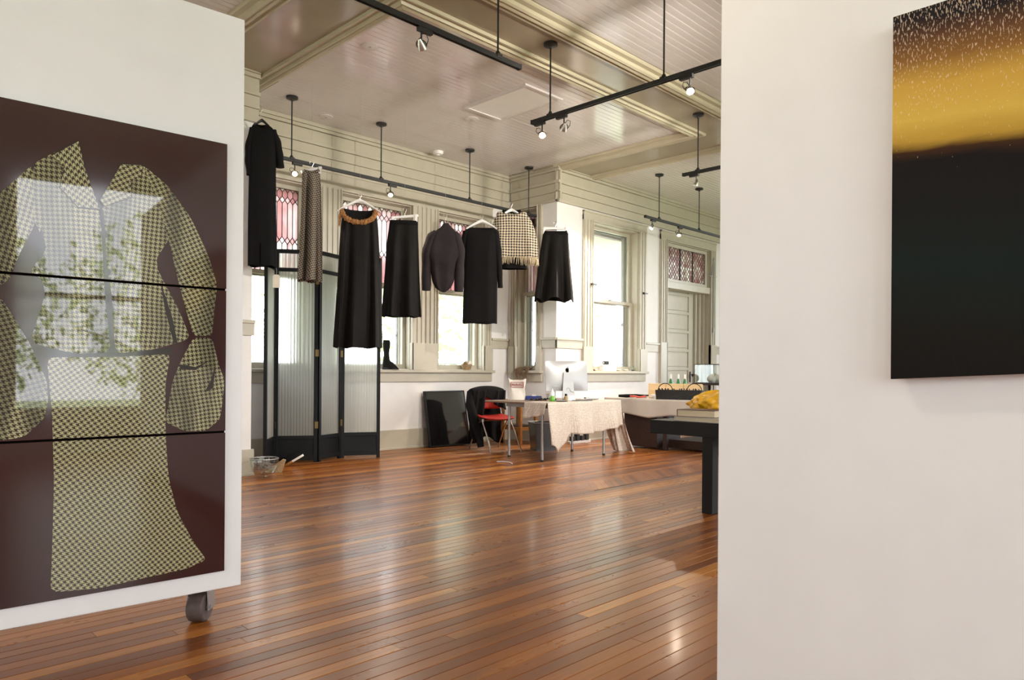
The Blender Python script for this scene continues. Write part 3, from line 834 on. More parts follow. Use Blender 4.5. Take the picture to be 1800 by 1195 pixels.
rp = tag(empty('gallery_partition', (2.006, 0, 0)), 'white free-standing partition on the right carrying the sunset painting', 'partition')
MB().box(0, -2.6, .10, .22, 1.099, 2.75).build('panel_body', M['white'], rp, bevel=.003)
for (x, y) in ((.11, .9), (.11, -2.4)):
    c = caster(rp, x, y, R(30)); c.scale = (.56, .56, .56)
pt = tag(empty('painting', (2.006, .598, 1.085)), 'dark landscape canvas with glowing yellow sky on the right partition', 'painting')
L_ = 1.05
b = MB()
qd = [(0, 0), (-L_, .058), (-L_, .905), (0, .90)]
a_ = [b.pt((-.058, y, z)) for y, z in qd]; c_ = [b.pt((-.020, y, z)) for y, z in qd]
b.f.append(tuple(a_)); b.f.append(tuple(c_))
for k in range(4): b.face(a_[k], c_[k], c_[(k + 1) % 4], a_[(k + 1) % 4])
cv = b.build('canvas', M['canvas_edge'], pt)
cv.data.materials.append(M['painting'])
for p in cv.data.polygons:
    if abs(p.normal.x) > .9 and p.center.x < -.05: p.material_index = 1
MB().box(-.022, -L_ + .06, .11, -.002, -.06, .84).build('stretcher', M['pale_wood'], pt)

# ================================================================== FOLDING SCREEN
P0, P1, P2, P3, P4 = (3.79, 7.56), (4.10, 7.95), (4.51, 7.671), (4.918, 7.828), (5.35, 7.60)
SH = 2.5
scr = tag(empty('folding_screen', (4.6, 7.75, 0)), 'black four-fold screen with reeded glass standing before the bay window', 'screen')
kg = NT('reeded_glass')
kg.p.inputs['Base Color'].default_value = (.93, .97, .93, 1); kg.p.inputs['Transmission Weight'].default_value = 1.0
kg.p.inputs['Roughness'].default_value = .22; kg.p.inputs['IOR'].default_value = 1.25
ktl = kg.n('ShaderNodeBsdfTranslucent'); ktl.inputs[0].default_value = (.86, .88, .84, 1)
kdf = kg.n('ShaderNodeBsdfDiffuse'); kdf.inputs[0].default_value = (.70, .70, .66, 1)
km1 = kg.n('ShaderNodeMixShader'); km1.inputs[0].default_value = .5; kg.l(ktl.outputs[0], km1.inputs[1]); kg.l(kdf.outputs[0], km1.inputs[2])
km2 = kg.n('ShaderNodeMixShader'); km2.inputs[0].default_value = .36; kg.l(kg.p.outputs[0], km2.inputs[1]); kg.l(km1.outputs[0], km2.inputs[2]); kg.l(km2.outputs[0], kg.out.inputs[0])
kg.bump(kg.noise(kg.scl(kg.obj(), 55, 55, 55), 1.0, 2), .35, .004)
M['reeded'] = kg.m
for (A, B) in ((P0, P1), (P1, P2), (P2, P3), (P3, P4)):
    dx, dy = B[0] - A[0], B[1] - A[1]; L = math.hypot(dx, dy); an = math.atan2(dy, dx)
    lf = empty('screen_leaf', (A[0] - 4.6, A[1] - 7.75, 0), an, scr)
    t, w = .018, .045
    f = MB()
    f.box(.004, -t, .0, w, t, SH); f.box(L - w, -t, 0, L - .004, t, SH)
    f.box(w, -t, SH - .045, L - w, t, SH); f.box(w, -t, SH - .26, L - w, t, SH - .215); f.box(w, -t, .03, L - w, t, .075); f.box(w, -t, .27, L - w, t, .315)
    f.build('frame', M['screen_black'], lf, bevel=.003)
    MB().box(w, -.007, .075, L - w, .007, .27).build('lower_panel', M['screen_black'], lf)
    for (z0, z1) in ((.315, SH - .26), (SH - .215, SH - .045)):
        n = 12; g = MB(); sg = n * 6
        fr_ = lambda u: .0035 * abs(math.sin(u * n * PI))
        xs = [w + (L - 2 * w) * i / sg for i in range(sg + 1)]
        for s_, off in ((-1, -.004), (1, .004)):
            lo = [g.pt((x, off + (s_ * fr_(i / sg) if s_ < 0 else 0), z0)) for i, x in enumerate(xs)]
            hi = [g.pt((x, off + (s_ * fr_(i / sg) if s_ < 0 else 0), z1)) for i, x in enumerate(xs)]
            for i in range(sg): g.face(lo[i], lo[i + 1], hi[i + 1], hi[i])
        g.build('glass_pane', M['reeded'], lf, smooth=False)
    if (A, B) != (P3, P4):
        for z in (.40, 1.25, 2.1):
            hg = MB(); hg.tube([(L, -.02, z), (L, -.02, z + .08)], .007, 8); hg.box(L - .03, -.021, z, L, -.018, z + .08)
            hg.build('hinge', M['brass'], lf)

# ================================================================== TRACK LIGHTS
TZ = 3.46
def track(name, label, ax, at, s0, s1, rods, ztops):
    """rail along ax; rods hang it from the ceiling."""
    org = ((s0 + s1) / 2, at, TZ) if ax == 'x' else (at, (s0 + s1) / 2, TZ)
    root = tag(empty(name, org), label, 'track light')
    h = (s1 - s0) / 2
    T = (lambda u, v, z: (u, v, z)) if ax == 'x' else (lambda u, v, z: (v, u, z))
    r = MB(T); r.box(-h, -.018, -.014, h, .018, .016); r.box(-h, -.018, -.02, h, -.010, -.014); r.box(-h, .010, -.02, h, .018, -.014)
    r.build('rail', M['black_metal'], root)
    for q in (-h - .012, h): e = MB(T); e.box(q, -.02, -.022, q + .012, .02, .018); e.build('end_cap', M['black_metal'], root)
    for s, zt in zip(rods, ztops):
        u = s - (s0 + s1) / 2
        k = MB(T); k.tube([(u, 0, .015), (u, 0, zt - TZ - .01)], .0075, 10); k.build('rod', M['black_metal'], root, smooth=True)
        k = MB(T); k.lathe([(.066, 0), (.066, -.022), (.05, -.03), (.018, -.034), (.012, -.05), (0, -.05)], (u, 0, zt - TZ), 24); k.build('canopy', M['black_metal'], root, smooth=True)
        k = MB(T); k.box(u - .028, -.024, -.004, u + .028, .024, .026); k.lathe([(.022, .026), (.012, .05), (0, .05)], (u, 0, 0), 12); k.build('rod_clamp', M['black_metal'], root, bevel=.004)
    return root
track('light_track', 'black track light rail along the bay above the hanging clothes', 'x', 7.54, 3.62, 8.13, [4.08, 5.295, 6.78, 7.98], [CZ] * 4)
track('light_track', 'black track light rail crossing under the coffer band at upper middle', 'y', 5.045, 1.2, 4.72, [4.50, 3.27, 1.9], [SZ, CZ, CZ])
track('light_track', 'black track light rail at the top left of the ceiling view', 'x', 3.94, .3, 4.05, [3.82, 2.45, .7], [CZ, CZ, CZ])
track('light_track', 'black track light rail in front of the door', 'x', 6.33, 9.29, 13.2, [9.66, 10.86, 12.6], [CZ] * 3)
track('light_track', 'short end of a black track rail beside the right partition', 'y', 7.635, 1.4, 4.66, [4.47, 2.6], [SZ, CZ])

def spot(x, y, ax, tgt, lit, label, power=55, zt=TZ, col=(1.0, .84, .66)):
    root = tag(empty('track_spotlight', (x, y, zt - .02)), label, 'spotlight', 'track spotlight heads')
    T = (lambda u, v, z: (u, v, z)) if ax == 'x' else (lambda u, v, z: (v, u, z))
    k = MB(T); k.box(-.06, -.017, -.03, .06, .017, 0); k.build('adapter', M['black_metal'], root, bevel=.003)
    k = MB(T); k.tube([(-.03, 0, -.03), (-.03, 0, -.085)], .006, 8); k.build('stem', M['black_metal'], root)
    c = Vector(T(-.03, 0, -.115))
    d = (Vector(tgt) - Vector((x, y, zt - .02)) - c).normalized()
    hd = bpy.data.objects.new('lamp_head', None); COL.objects.link(hd); hd.parent = root; hd.location = c
    hd.rotation_euler = d.to_track_quat('-Z', 'Y').to_euler()
    MB().lathe([(.010, .04), (.016, .03), (.030, -.012), (.034, -.032), (.031, -.032), (.026, -.012), (.012, .02), (0, .02)], n=20).build('reflector', M['chrome'], hd, smooth=True)
    q = MB(); q.tube([(.036 * math.cos(a), 0, .036 * math.sin(a) - .005) for a in [R(t) for t in range(-20, 201, 20)]], .004, 6); q.build('bracket', M['black_metal'], hd)
    cb = MB(); cb.tube([(0, .0, .035), (.02, .02, .06), (.05, .02, .055), (.055, .01, .02), (.04, 0, -.005)], .003, 6); cb.build('cable', M['black_metal'], hd)
    MB().lathe([(0, -.022), (.026, -.024), (.026, -.029), (0, -.033)], n=18).build('lamp_lens', M['bulb'] if lit else M['chrome'], hd, smooth=True)
    if lit:
        l = bpy.data.lights.new('spot_glow', 'SPOT'); l.energy = power; l.color = col; l.spot_size = R(105); l.spot_blend = .8; l.shadow_soft_size = .03
        o = bpy.data.objects.new('spot_glow', l); COL.objects.link(o); o.parent = hd; o.location = (0, 0, -.045)
    return root
spot(4.15, 7.54, 'x', (2.6, 4.6, 0), True, 'lit spotlight head beside the long black dress', 60)
spot(5.47, 7.54, 'x', (4.4, 5.9, 0), True, 'lit spotlight head between fur-collar gown and long skirt', 70)
spot(5.045, 4.63, 'y', (3.2, 2.4, 0), True, 'lit spotlight head at the tip of the crossing rail', 30)
spot(5.045, 4.36, 'y', (5.9, 5.9, 1.6), False, 'unlit spotlight head beside the lit one on the crossing rail')
spot(5.045, 3.06, 'y', (3.4, 1.6, 0), True, 'lit spotlight head farther back on the crossing rail near the right partition', 12)
spot(3.12, 3.94, 'x', (3.9, 4.4, 2.6), False, 'unlit spotlight head on the top left rail')
spot(9.50, 6.33, 'x', (7.6, 7.3, .9), True, 'lit spotlight head at the tip of the rail by the clear window', 300)
spot(10.27, 6.33, 'x', (9.0, 5.7, .4), True, 'lit spotlight head above the door side of the clear window', 170)
spot(7.635, 4.52, 'y', (7.2, 5.0, 1.8), False, 'unlit spotlight head near the right partition edge')
spot(5.045, 1.75, 'y', (6.2, 8.0, 1.7), True, 'added unseen spotlight head on the crossing rail, brightening the bay from behind the right partition', 400, col=(1.0, .91, .80))  # extra lamp out of sight, added to brighten the bay wall and clothes
spot(7.635, 2.9, 'y', (7.4, 7.6, 1.6), True, 'added unseen spotlight head on the short rail, brightening the bay from behind the right partition', 330, col=(1.0, .91, .80))  # second unseen lamp, added as fill for the bay and its corner
track('light_track', 'black track light rail behind the viewer facing the painting', 'y', .45, .2, 3.1, [.6, 2.7], [CZ, CZ])
spot(.45, 2.05, 'y', (2.0, .0, 1.4), True, 'lit spotlight head aimed at the painting', 65)

# ================================================================== HANGING CLOTHES
def smooth_rows(rows, m):
    out = []
    n = len(rows)
    for k in range(m + 1):
        t = k / m * (n - 1); i = min(int(t), n - 2); f = t - i
        p0, p1, p2, p3 = rows[max(i - 1, 0)], rows[i], rows[i + 1], rows[min(i + 2, n - 1)]
        out.append(tuple(.5 * ((2 * b) + (c - a) * f + (2 * a - 5 * b + 4 * c - d) * f * f + (3 * b - a - 3 * c + d) * f ** 3) if j else b + (c - b) * f for j, (a, b, c, d) in enumerate(zip(p0, p1, p2, p3))))
    return out

class Hang:
    """local frame of a hung piece: x to the right, -y towards the room, unit = metres per table unit."""
    def __init__(s, name, label, cat, ox, oy, loc, dist, turn=0.0):
        a = math.atan((ox - 900) / 1277.0)
        s.k = dist / 1277.0; s.kx = s.k * math.cos(a) / math.cos(turn); s.ox, s.oy = ox, oy
        s.loc = loc; s.rz = R(-45.4) - a + turn
        s.root = tag(empty(name, loc, s.rz), label, cat, 'clothes hung from the ceiling')
    def P(s, x, y, d=0.0): return ((x - s.ox) * s.kx, d * s.k, -(y - s.oy) * s.k)
    def body(s, name, rows, mat, folds=7, amp=.10, dip=0, bdip=0, nseg=72, nrow=26, seed=1, hem=0.0, sq=.75, grow=1.3):
        rg = random.Random(seed); ph = [rg.uniform(0, 6.28) for _ in range(4)]
        rr = smooth_rows([(y, (l + r) / 2, (r - l) / 2, d) for (y, l, r, d) in rows], nrow)
        b = MB(); rings = []
        for j, (y, cx, hw, dp) in enumerate(rr):
            t = j / nrow; am = amp * t ** grow
            ring = []
            for i in range(nseg):
                th = 2 * PI * i / nseg; c, sn = math.cos(th), math.sin(th)
                w = 1 + am * (math.sin(folds * th + ph[0] + .6 * t) + .5 * math.sin((folds * 1.7 // 1) * th + ph[1])) * (abs(sn) ** .5)
                X = cx + hw * math.copysign(abs(c) ** sq, c) * (1 + .12 * am * math.sin(folds * th + ph[2]))
                D = dp * math.copysign(abs(sn) ** sq, sn) * w
                Y = y
                q = max(0, 1 - j / 7.0)
                e = max(0.0, 1 - (abs(c) ** sq) ** 2.2)
                if sn < 0: Y += dip * e * q
                else: Y += bdip * e * q
                if hem: Y += hem * t ** 6 * math.sin(folds * th + ph[3])
                ring.append(b.pt(s.P(X, Y, D)))
            rings.append(ring)
        for A, B in zip(rings[:-1], rings[1:]):
            for i in range(nseg): b.face(A[i], A[(i + 1) % nseg], B[(i + 1) % nseg], B[i])
        return b.build(name, mat, s.root, smooth=True)
    def sleeve(s, name, path, mat, seed=0, nseg=20):
        rg = random.Random(seed); b = MB(); rings = []
        pr = smooth_rows(path, 14)
        for j, (y, x, hw, dp) in enumerate(pr):
            x0 = pr[max(j - 1, 0)]; x1 = pr[min(j + 1, len(pr) - 1)]
            tx, ty = x1[1] - x0[1], x1[0] - x0[0]; L = math.hypot(tx, ty) or 1
            nx, ny = ty / L, -tx / L
            wob = 1 + .07 * math.sin(j * 1.3 + seed)
            rings.append([b.pt(s.P(x + nx * hw * math.cos(2 * PI * i / nseg) * wob, y + ny * hw * math.cos(2 * PI * i / nseg), dp * math.sin(2 * PI * i / nseg))) for i in range(nseg)])
        for A, B in zip(rings[:-1], rings[1:]):
            for i in range(nseg): b.face(A[i], A[(i + 1) % nseg], B[(i + 1) % nseg], B[i])
        b.f.append(tuple(rings[0])); b.f.append(tuple(reversed(rings[-1])))
        return b.build(name, mat, s.root, smooth=True)

def hanger(h, label, kind, cx, top, x0, x1, ybar, mat, hook=10, yend=None):
    """kind 'coat' or 'clip'; hangs on a clear thread from the ceiling."""
    root = tag(empty('clothes_hanger', h.loc, h.rz), label, 'hanger', 'clothes hangers')
    P = h.P; k = h.k
    hk = MB(); pts = []
    r = hook * .30
    for t in range(0, 211, 15): pts.append(P(cx + r * math.sin(R(t - 120)), top + r - r * math.cos(R(t - 120))))
    pts.append(P(cx + r * .5, top + 2.1 * r)); pts.append(P(cx, top + hook)); pts.append(P(cx, ybar))
    hk.tube(pts, .0026, 8); hk.build('hook', M['chrome'] if kind != 'clear' else M['clear'], root, smooth=True)
    th = MB(); zc = CZ - h.loc[2]; p = P(cx, top); th.tube([p, (p[0], p[1], zc)], .0009, 6); th.build('thread', M['thread'], root)
    if kind == 'coat':
        ye = yend
        b = MB(); n = 20; rings = []
        for i in range(n + 1):
            t = i / n; x = x0 + (x1 - x0) * t; q = abs(2 * t - 1)
            y = ybar + (ye - ybar) * q ** 1.25
            hh = (3.2 - 1.2 * q) * (1 if 0 < i < n else .6); dd = 2.0 + 1.6 * q
            bow = 3.0 * q * q
            rings.append([b.pt(P(x, y + hh * math.cos(a_) , -bow + dd * math.sin(a_))) for a_ in [2 * PI * m / 10 for m in range(10)]])
        for A, B in zip(rings[:-1], rings[1:]):
            for i in range(10): b.face(A[i], A[(i + 1) % 10], B[(i + 1) % 10], B[i])
        b.f.append(tuple(rings[0])); b.f.append(tuple(reversed(rings[-1])))
        b.build('shoulders', mat, root, smooth=True)
    else:
        b = MB(); b.bar(P(x0, ybar), P(x1, yend if yend else ybar), 3.6 * k, 4.2 * k); b.build('bar', mat, root, bevel=.003)
        for x, s_ in ((x0 + 4, 1), (x1 - 4, -1)):
            y = ybar + ((yend or ybar) - ybar) * (x - x0) / (x1 - x0)
            c = MB(); a = P(x, y - 2); e = P(x, y + 11)
            c.box(a[0] - 2.2 * k, -3.6 * k, e[2], a[0] + 2.2 * k, -1.4 * k, a[2]); c.box(a[0] - 2.2 * k, 1.4 * k, e[2], a[0] + 2.2 * k, 3.6 * k, a[2]); c.box(a[0] - 1.2 * k, -1.6 * k, a[2] - 4 * k, a[0] + 1.2 * k, 1.6 * k, a[2])
            c.build('clip', mat, root, bevel=.002)
    return root

# long black dress, half sleeves
h = Hang('black_dress', 'long black half-sleeved dress hung highest beside the white partition', 'dress', 460, 190, (3.424, 6.95, 3.74), 7.32)
h.body('dress_body', [(219, 449, 470, 4), (226, 444, 480, 7), (236, 441, 486, 10), (262, 440, 487, 12), (310, 439, 487, 12), (390, 438, 488, 12), (471, 438, 490, 13)], M['cloth_black'], 5, .10, dip=9, bdip=2, seed=3, hem=1.2)
h.sleeve('sleeve', [(230, 446, 6, 7), (258, 440, 7, 8), (285, 438.5, 6.5, 8), (312, 441, 6, 7)], M['cloth_black'], 1)
h.sleeve('sleeve', [(230, 481, 6, 7), (250, 488, 7.5, 8), (272, 492, 7.5, 8), (294, 494.5, 7, 8)], M['cloth_black'], 2)
vent = MB(); vent.box(*h.P(459.3, 470, -13.6), *h.P(461.2, 432, -11.5)); vent.build('back_vent', M['print_gap'], h.root)
hanger(h, 'black hanger inside the long half-sleeved dress', 'coat', 459, 190, 447, 476, 214, M['black_metal'], 12, 226)
# cream swing tag below the dress
tg = tag(empty('price_tag', (3.6, 6.95, 1.93), h.rz), 'cream paper swing tag hanging below the long black dress', 'tag')
b = MB(); q_ = h.k
for (z0, z1, w) in ((0, .135, .036),): b.prism([(-w, z0), (w, z0), (w, z1 - .015), (w - .016, z1), (-w + .016, z1), (-w, z1 - .015)], -.001, .001)
b.build('card', M['paper'], tg); MB().tube([(0, 0, .125), (.004, 0, .16), (0, -.005, .20)], .0012, 6).build('string', M['cable'], tg)

# tweed trousers
h = Hang('tweed_trousers', 'brown flecked tweed trousers clipped to a clear hanger', 'trousers', 548, 283, (3.994, 6.95, 3.31), 7.73)
h.body('trouser_legs', [(303, 531, 563, 6), (330, 531, 565, 8), (380, 530, 566, 9), (440, 528, 567, 10), (494, 525, 568, 11)], M['tweed'], 6, .85, dip=2, seed=5, hem=1.5, grow=.35, nseg=96)
h.sleeve('waistband', [(301, 534, 3, 5), (303, 547, 2.5, 6), (299, 562, 3, 5)], M['tweed'], 3)
hanger(h, 'clear plastic clip hanger holding the tweed trousers', 'clip', 548, 283, 530, 566, 303, plain('clear_plastic', (.70, .70, .72), .15, coat=.5), 12, 293)

# gown with fur collar
h = Hang('black_gown', 'long sleeveless black gown with brown fur collar', 'gown', 633, 345, (4.6, 6.95, 3.042), 8.16)
h.body('gown_body', [(366, 603, 661, 6), (378, 602, 663, 9), (400, 600, 665, 11), (440, 598, 667, 13), (490, 596, 669, 14), (550, 593, 671, 15), (611, 590, 672, 16)], M['cloth_soft'], 8, .55, dip=22, bdip=3, seed=8, hem=1.2, nseg=96)
fc = MB(); pts = []; rs = []
for i in range(41):
    t = i / 40 * 2 - 1
    x = 631 + 30 * math.sin(t * PI / 2); y = 393 - 25 * abs(t) ** 2.0 if abs(t) < 1 else 368
    pts.append(h.P(x, y, -12 + 11 * abs(t) ** 2)); rs.append(h.k * (4.3 + .9 * math.sin(i * 2.1) + .5 * math.sin(i * 5.3)) * (1 if 0 < i < 40 else .5))
fc.tube(pts, rs, 14); fr = fc.build('fur_collar', M['fur'], h.root, smooth=True)
tx = bpy.data.textures.new('fur_clumps', 'CLOUDS'); tx.noise_scale = .012
fr.modifiers.new('s', 'SUBSURF').render_levels = 2
dm = fr.modifiers.new('d', 'DISPLACE'); dm.texture = tx; dm.strength = .02
tl = MB(); tl.tube([h.P(601, 371, -4), h.P(598, 384, -5), h.P(597, 400, -4)], [h.k * 2.4, h.k * 2.8, h.k * .8], 10); tl.build('fur_tail', M['fur'], h.root, smooth=True)
sd = MB(); sd.grid(lambda u, v: h.P(668 + 4.5 * u + .8 * v, 453 + 158 * v, -3 + 6 * u + 1.2 * math.sin(v * 9)), 6, 24); sd.build('side_panel', M['cloth_soft'], h.root, smooth=True, solid=.003)
hanger(h, 'white hanger holding the fur-collared gown', 'coat', 633, 340, 594, 670, 352, M['hanger_white'], 9, 373)

# long slim skirt
h = Hang('long_skirt', 'long slim black skirt clipped beside the fur-collared gown', 'skirt', 712, 366, (5.222, 6.95, 3.01), 8.6)
h.body('skirt_body', [(390, 686, 735, 5), (396, 685, 735.5, 7), (430, 681, 737, 10), (490, 678, 739, 12), (557, 674, 742, 13)], M['cloth_soft'], 7, .42, dip=1, seed=12, hem=1.0, nseg=84)
h.body('waistband', [(388, 686, 735, 6), (391, 685.7, 735.2, 7.4), (395, 685, 735.6, 8)], M['cloth_black'], 3, .02, seed=2, nrow=4)
hanger(h, 'white clip hanger holding the long slim skirt', 'clip', 712, 366, 687, 736, 384, M['hanger_white'], 10, 378)

# charcoal cutaway jacket
h = Hang('charcoal_jacket', 'charcoal knit jacket with high neck and rounded cutaway hem', 'jacket', 783, 382, (5.85, 6.95, 3.0), 9.05)
h.body('jacket_body', [(393, 779, 789, 4), (399, 775, 794, 7), (406, 766, 801, 9), (416, 757, 807, 11), (435, 752, 811, 13), (452, 751, 811, 14), (462, 756, 803, 13), (478, 758, 800, 12), (492, 760, 799, 11), (503, 764, 795, 9), (509, 769, 790, 7), (513, 777, 784, 5)], M['cloth_grey'], 5, .12, seed=15)
h.sleeve('sleeve', [(409, 768, 7, 8), (418, 760, 10, 10), (440, 753, 10, 11), (470, 750, 8.4, 9), (511, 750.5, 7.8, 8)], M['cloth_grey'], 4)
h.sleeve('sleeve', [(409, 798, 7, 8), (418, 803, 9, 10), (440, 807.5, 9.5, 11), (470, 808, 8.4, 9), (512, 807.5, 8.2, 8)], M['cloth_grey'], 5)
hanger(h, 'hidden grey hanger inside the charcoal jacket', 'coat', 783, 376, 763, 803, 400, M['grey_metal'], 10, 412)

# plain long-sleeved dress
h = Hang('shift_dress', 'plain black long-sleeved shift dress on a white hanger', 'dress', 845, 380, (6.447, 6.93, 3.11), 9.46)
h.body('dress_body', [(400, 822, 869, 5), (405, 816, 873, 8), (415, 814, 875, 11), (440, 815, 873, 13), (500, 814, 873, 13), (569, 812, 873, 13)], M['cloth_black'], 5, .10, dip=5, bdip=0, seed=18, hem=.6)
h.sleeve('sleeve', [(408, 818, 6, 8), (435, 814, 6, 8), (470, 816, 5.5, 7), (506, 817, 5, 6)], M['cloth_black'], 6)
h.sleeve('sleeve', [(408, 869, 6, 8), (435, 873, 6.5, 8), (470, 876, 5.5, 7), (506, 878.5, 4.6, 6)], M['cloth_black'], 7)
hanger(h, 'white hanger holding the plain shift dress', 'coat', 845, 378, 818, 872, 389, M['hanger_white'], 9, 404)

# houndstooth poncho
h = Hang('houndstooth_poncho', 'black and cream houndstooth fringed poncho near the corner', 'poncho', 898, 360, (7.004, 6.95, 3.35), 9.87)
pb_ = [(374, 880, 919, 7), (380, 873, 928, 11), (388, 868, 934, 14), (400, 865, 939, 17), (420, 865, 944, 18), (438, 867, 947, 18), (455, 869, 946, 17)]
h.body('poncho_body', pb_, M['hound'], 6, .20, dip=7, bdip=-1, seed=21, hem=1.5, nseg=96)
h.body('collar_roll', [(372, 882, 917, 9), (373, 875, 924, 13), (380, 872, 927, 15), (387, 877, 922, 13)], M['hound'], 4, .05, dip=13, bdip=2, seed=22, nrow=10)
h.body('neck_lining', [(368, 884, 915, 6), (374, 882, 917, 8), (396, 882, 917, 9)], M['cloth_black'], 4, .04, dip=16, bdip=0, seed=23, nrow=10)
fg = MB(); rg = random.Random(5)
for i in range(150):
    th = 2 * PI * i / 150; x = 907.5 + 38.5 * math.copysign(abs(math.cos(th)) ** .75, math.cos(th)); d = 17 * math.copysign(abs(math.sin(th)) ** .75, math.sin(th))
    L = rg.uniform(10, 17) * (1 if x < 935 else .9); jx = rg.uniform(-2, 2)
    fg.tube([h.P(x, 453, d), h.P(x + jx * .6, 453 + L * .5, d * 1.02), h.P(x + jx, 453 + L, d * 1.03)], [.006, .0055, .003], 5)
tag(fg.build('fringe', M['fringe'], h.root), 'cream and black knotted fringe', kind='stuff')
h.body('black_lining', [(440, 877, 928, 9), (455, 877, 928, 10), (473, 878, 927, 10)], M['cloth_black'], 5, .1, seed=24, nrow=8)
hanger(h, 'white hanger holding the houndstooth poncho', 'coat', 898, 356, 884, 914, 369, M['hanger_white'], 10, 378)

# short flared skirt
h = Hang('flared_skirt', 'knee-length flared black skirt in front of the outer corner', 'skirt', 976, 390, (7.92, 6.95, 3.26), 10.52)
h.body('skirt_body', [(407, 956, 998, 5), (413, 954, 999, 8), (440, 950, 1001, 12), (480, 946, 1004, 16), (529, 941, 1008, 19)], M['cloth_soft'], 6, .55, dip=4, bdip=0, seed=27, hem=3.0, nseg=96)
h.body('waistband', [(405.5, 956, 998, 6), (409, 955.2, 998.5, 7.4), (413, 954, 999.2, 8.6)], M['cloth_black'], 3, .02, dip=4, seed=2, nrow=4)
hanger(h, 'white clip hanger holding the flared skirt', 'clip', 976, 390, 953, 1000, 402, M['hanger_white'], 10)

# ================================================================== FURNITURE
def leg4(root, pts, h, r, mat):
    for (x, y) in pts:
        b = MB(); b.tube([(x, y, .008), (x, y, h)], r, 14); o = b.build('leg', mat, root, smooth=True)
        MB().lathe([(r * 1.15, 0), (r * 1.15, .02), (r, .025), (0, .025)], (x, y, 0), 14).build('foot_cap', M['black_metal'], o)

desk = tag(empty('desk', (7.1, 6.2, 0)), 'desk on round steel legs under the draped check cloth', 'desk')
DZ = .715
MB().box(-.65, -.42, .69, .78, .65, DZ - .003).build('desk_top', plain('desk_edge_brown', (.20, .13, .085), .5), desk, bevel=.004)
leg4(desk, [(-.54, .31), (-.61, -.32), (.51, -.39), (.56, .19)], .69, .0165, M['grey_metal'])
b = MB(); b.box(-.60, -.32, .645, -.57, .31, .69); b.box(.51, -.38, .645, .54, .2, .69); b.box(-.60, -.335, .645, .52, -.305, .69); b.box(-.56, .19, .645, .56, .22, .69)
b.build('apron', M['grey_metal'], desk)

# cloth draped over the front of the desk
cl = MB()
CX0, CX1, CY0, CY1 = 6.44, 7.90, 5.765, 6.12
n = 48
def topz(u, v): return DZ + .002
cl.grid(lambda u, v: (CX0 + (CX1 - CX0) * u, CY0 + (CY1 - CY0 * 1) * v if False else CY0 + (CY1 - CY0) * v, DZ + .0015 + .0012 * math.sin(u * 31) * math.sin(v * 17)), n, 20)
def hemf(u):                                   # front flap drop along the edge
    if u < .16: return .60 - 1.2 * abs(u - .10) if u > .02 else .50
    if u < .30: return .53 - (u - .16) * 1.0
    return .395 + .03 * math.sin((u - .3) * 6) - .04 * u
def front(u, v):
    d = hemf(u) * v
    y = CY0 - .012 - .05 * math.sin(min(1, v * 1.3) * PI * .5) * (.6 + .5 * math.sin(u * 15 + 1)) * (.3 + v) - .02 * v * math.sin(u * 38)
    return (CX0 + (CX1 - CX0) * u, y, DZ - d)
cl.grid(front, 90, 20)
def left(u, v):
    d = (.14 + .06 * (1 - u)) * v
    return (CX0 - .012 - .03 * v * (1 + .5 * math.sin(u * 14)), CY1 - (CY1 - CY0) * u, DZ - d)
cl.grid(left, 30, 10)
def right(u, v):
    d = (DZ - .015) * v
    sp = .10 * v + .12 * v ** 3
    return (CX1 + .012 + sp * (.7 + .4 * math.sin(u * 9)) + .03 * v * math.sin(u * 26), CY0 + (CY1 - CY0) * u * (1 - .25 * v) - .10 * v * (1 - u), DZ - d)
cl.grid(right, 40, 24)
tag(cl.build('desk_cloth', M['linen'], None, smooth=True, solid=.002), 'pale check linen cloth draped over the desk down to the floor', 'tablecloth')

# computer seen from the back
im = tag(empty('desktop_computer', (7.215, 6.12, DZ + .003), R(-30)), 'silver all-in-one computer turned with its back to the room', 'computer')
bw, bh, tilt = .285, .39, R(7)
def tl_(x, y, z): return (x, y * math.cos(tilt) + (z - .3) * math.sin(tilt), .3 + (z - .3) * math.cos(tilt) - y * math.sin(tilt))
b = MB(tl_); nx, nz = 20, 16
def back(u, v):
    x = (u * 2 - 1); z = (v * 2 - 1)
    bul = .035 * (1 - abs(x) ** 2.6) * (1 - abs(z) ** 2.6)
    return (x * bw, -bul - .006, .315 + z * bh / 2)
b.grid(back, nx, nz); b.box(-bw, -.006, .315 - bh / 2, bw, .006, .315 + bh / 2)
b.build('housing', M['alu'], im, smooth=True)
MB(tl_).box(-bw + .002, .006, .317 - bh / 2, bw - .002, .011, .313 + bh / 2).build('screen', M['dark_glass'], im)
st = MB()
pr_ = [(-.055, .36), (-.062, .24), (-.085, .06), (-.105, .012), (-.11, 0), (.10, 0), (.10, .008), (-.085, .010), (-.07, .06), (-.048, .24), (-.04, .36)]
A = [st.pt((-.058 - .03 * (1 - z / .36), y, z)) for y, z in pr_]; B = [st.pt((.058 + .03 * (1 - z / .36), y, z)) for y, z in pr_]
for k in range(len(pr_)): st.face(A[k], B[k], B[(k + 1) % len(pr_)], A[(k + 1) % len(pr_)])
st.f.append(tuple(A)); st.f.append(tuple(reversed(B)))
std = st.build('stand', M['alu'], im)
q = MB(); q.tube([(.024 * math.cos(t * PI / 8), -.078 + .004, .14 + .024 * math.sin(t * PI / 8)) for t in range(16)], .004, 6, closed=True); q.build('cable_hole', M['grey_metal'], std)
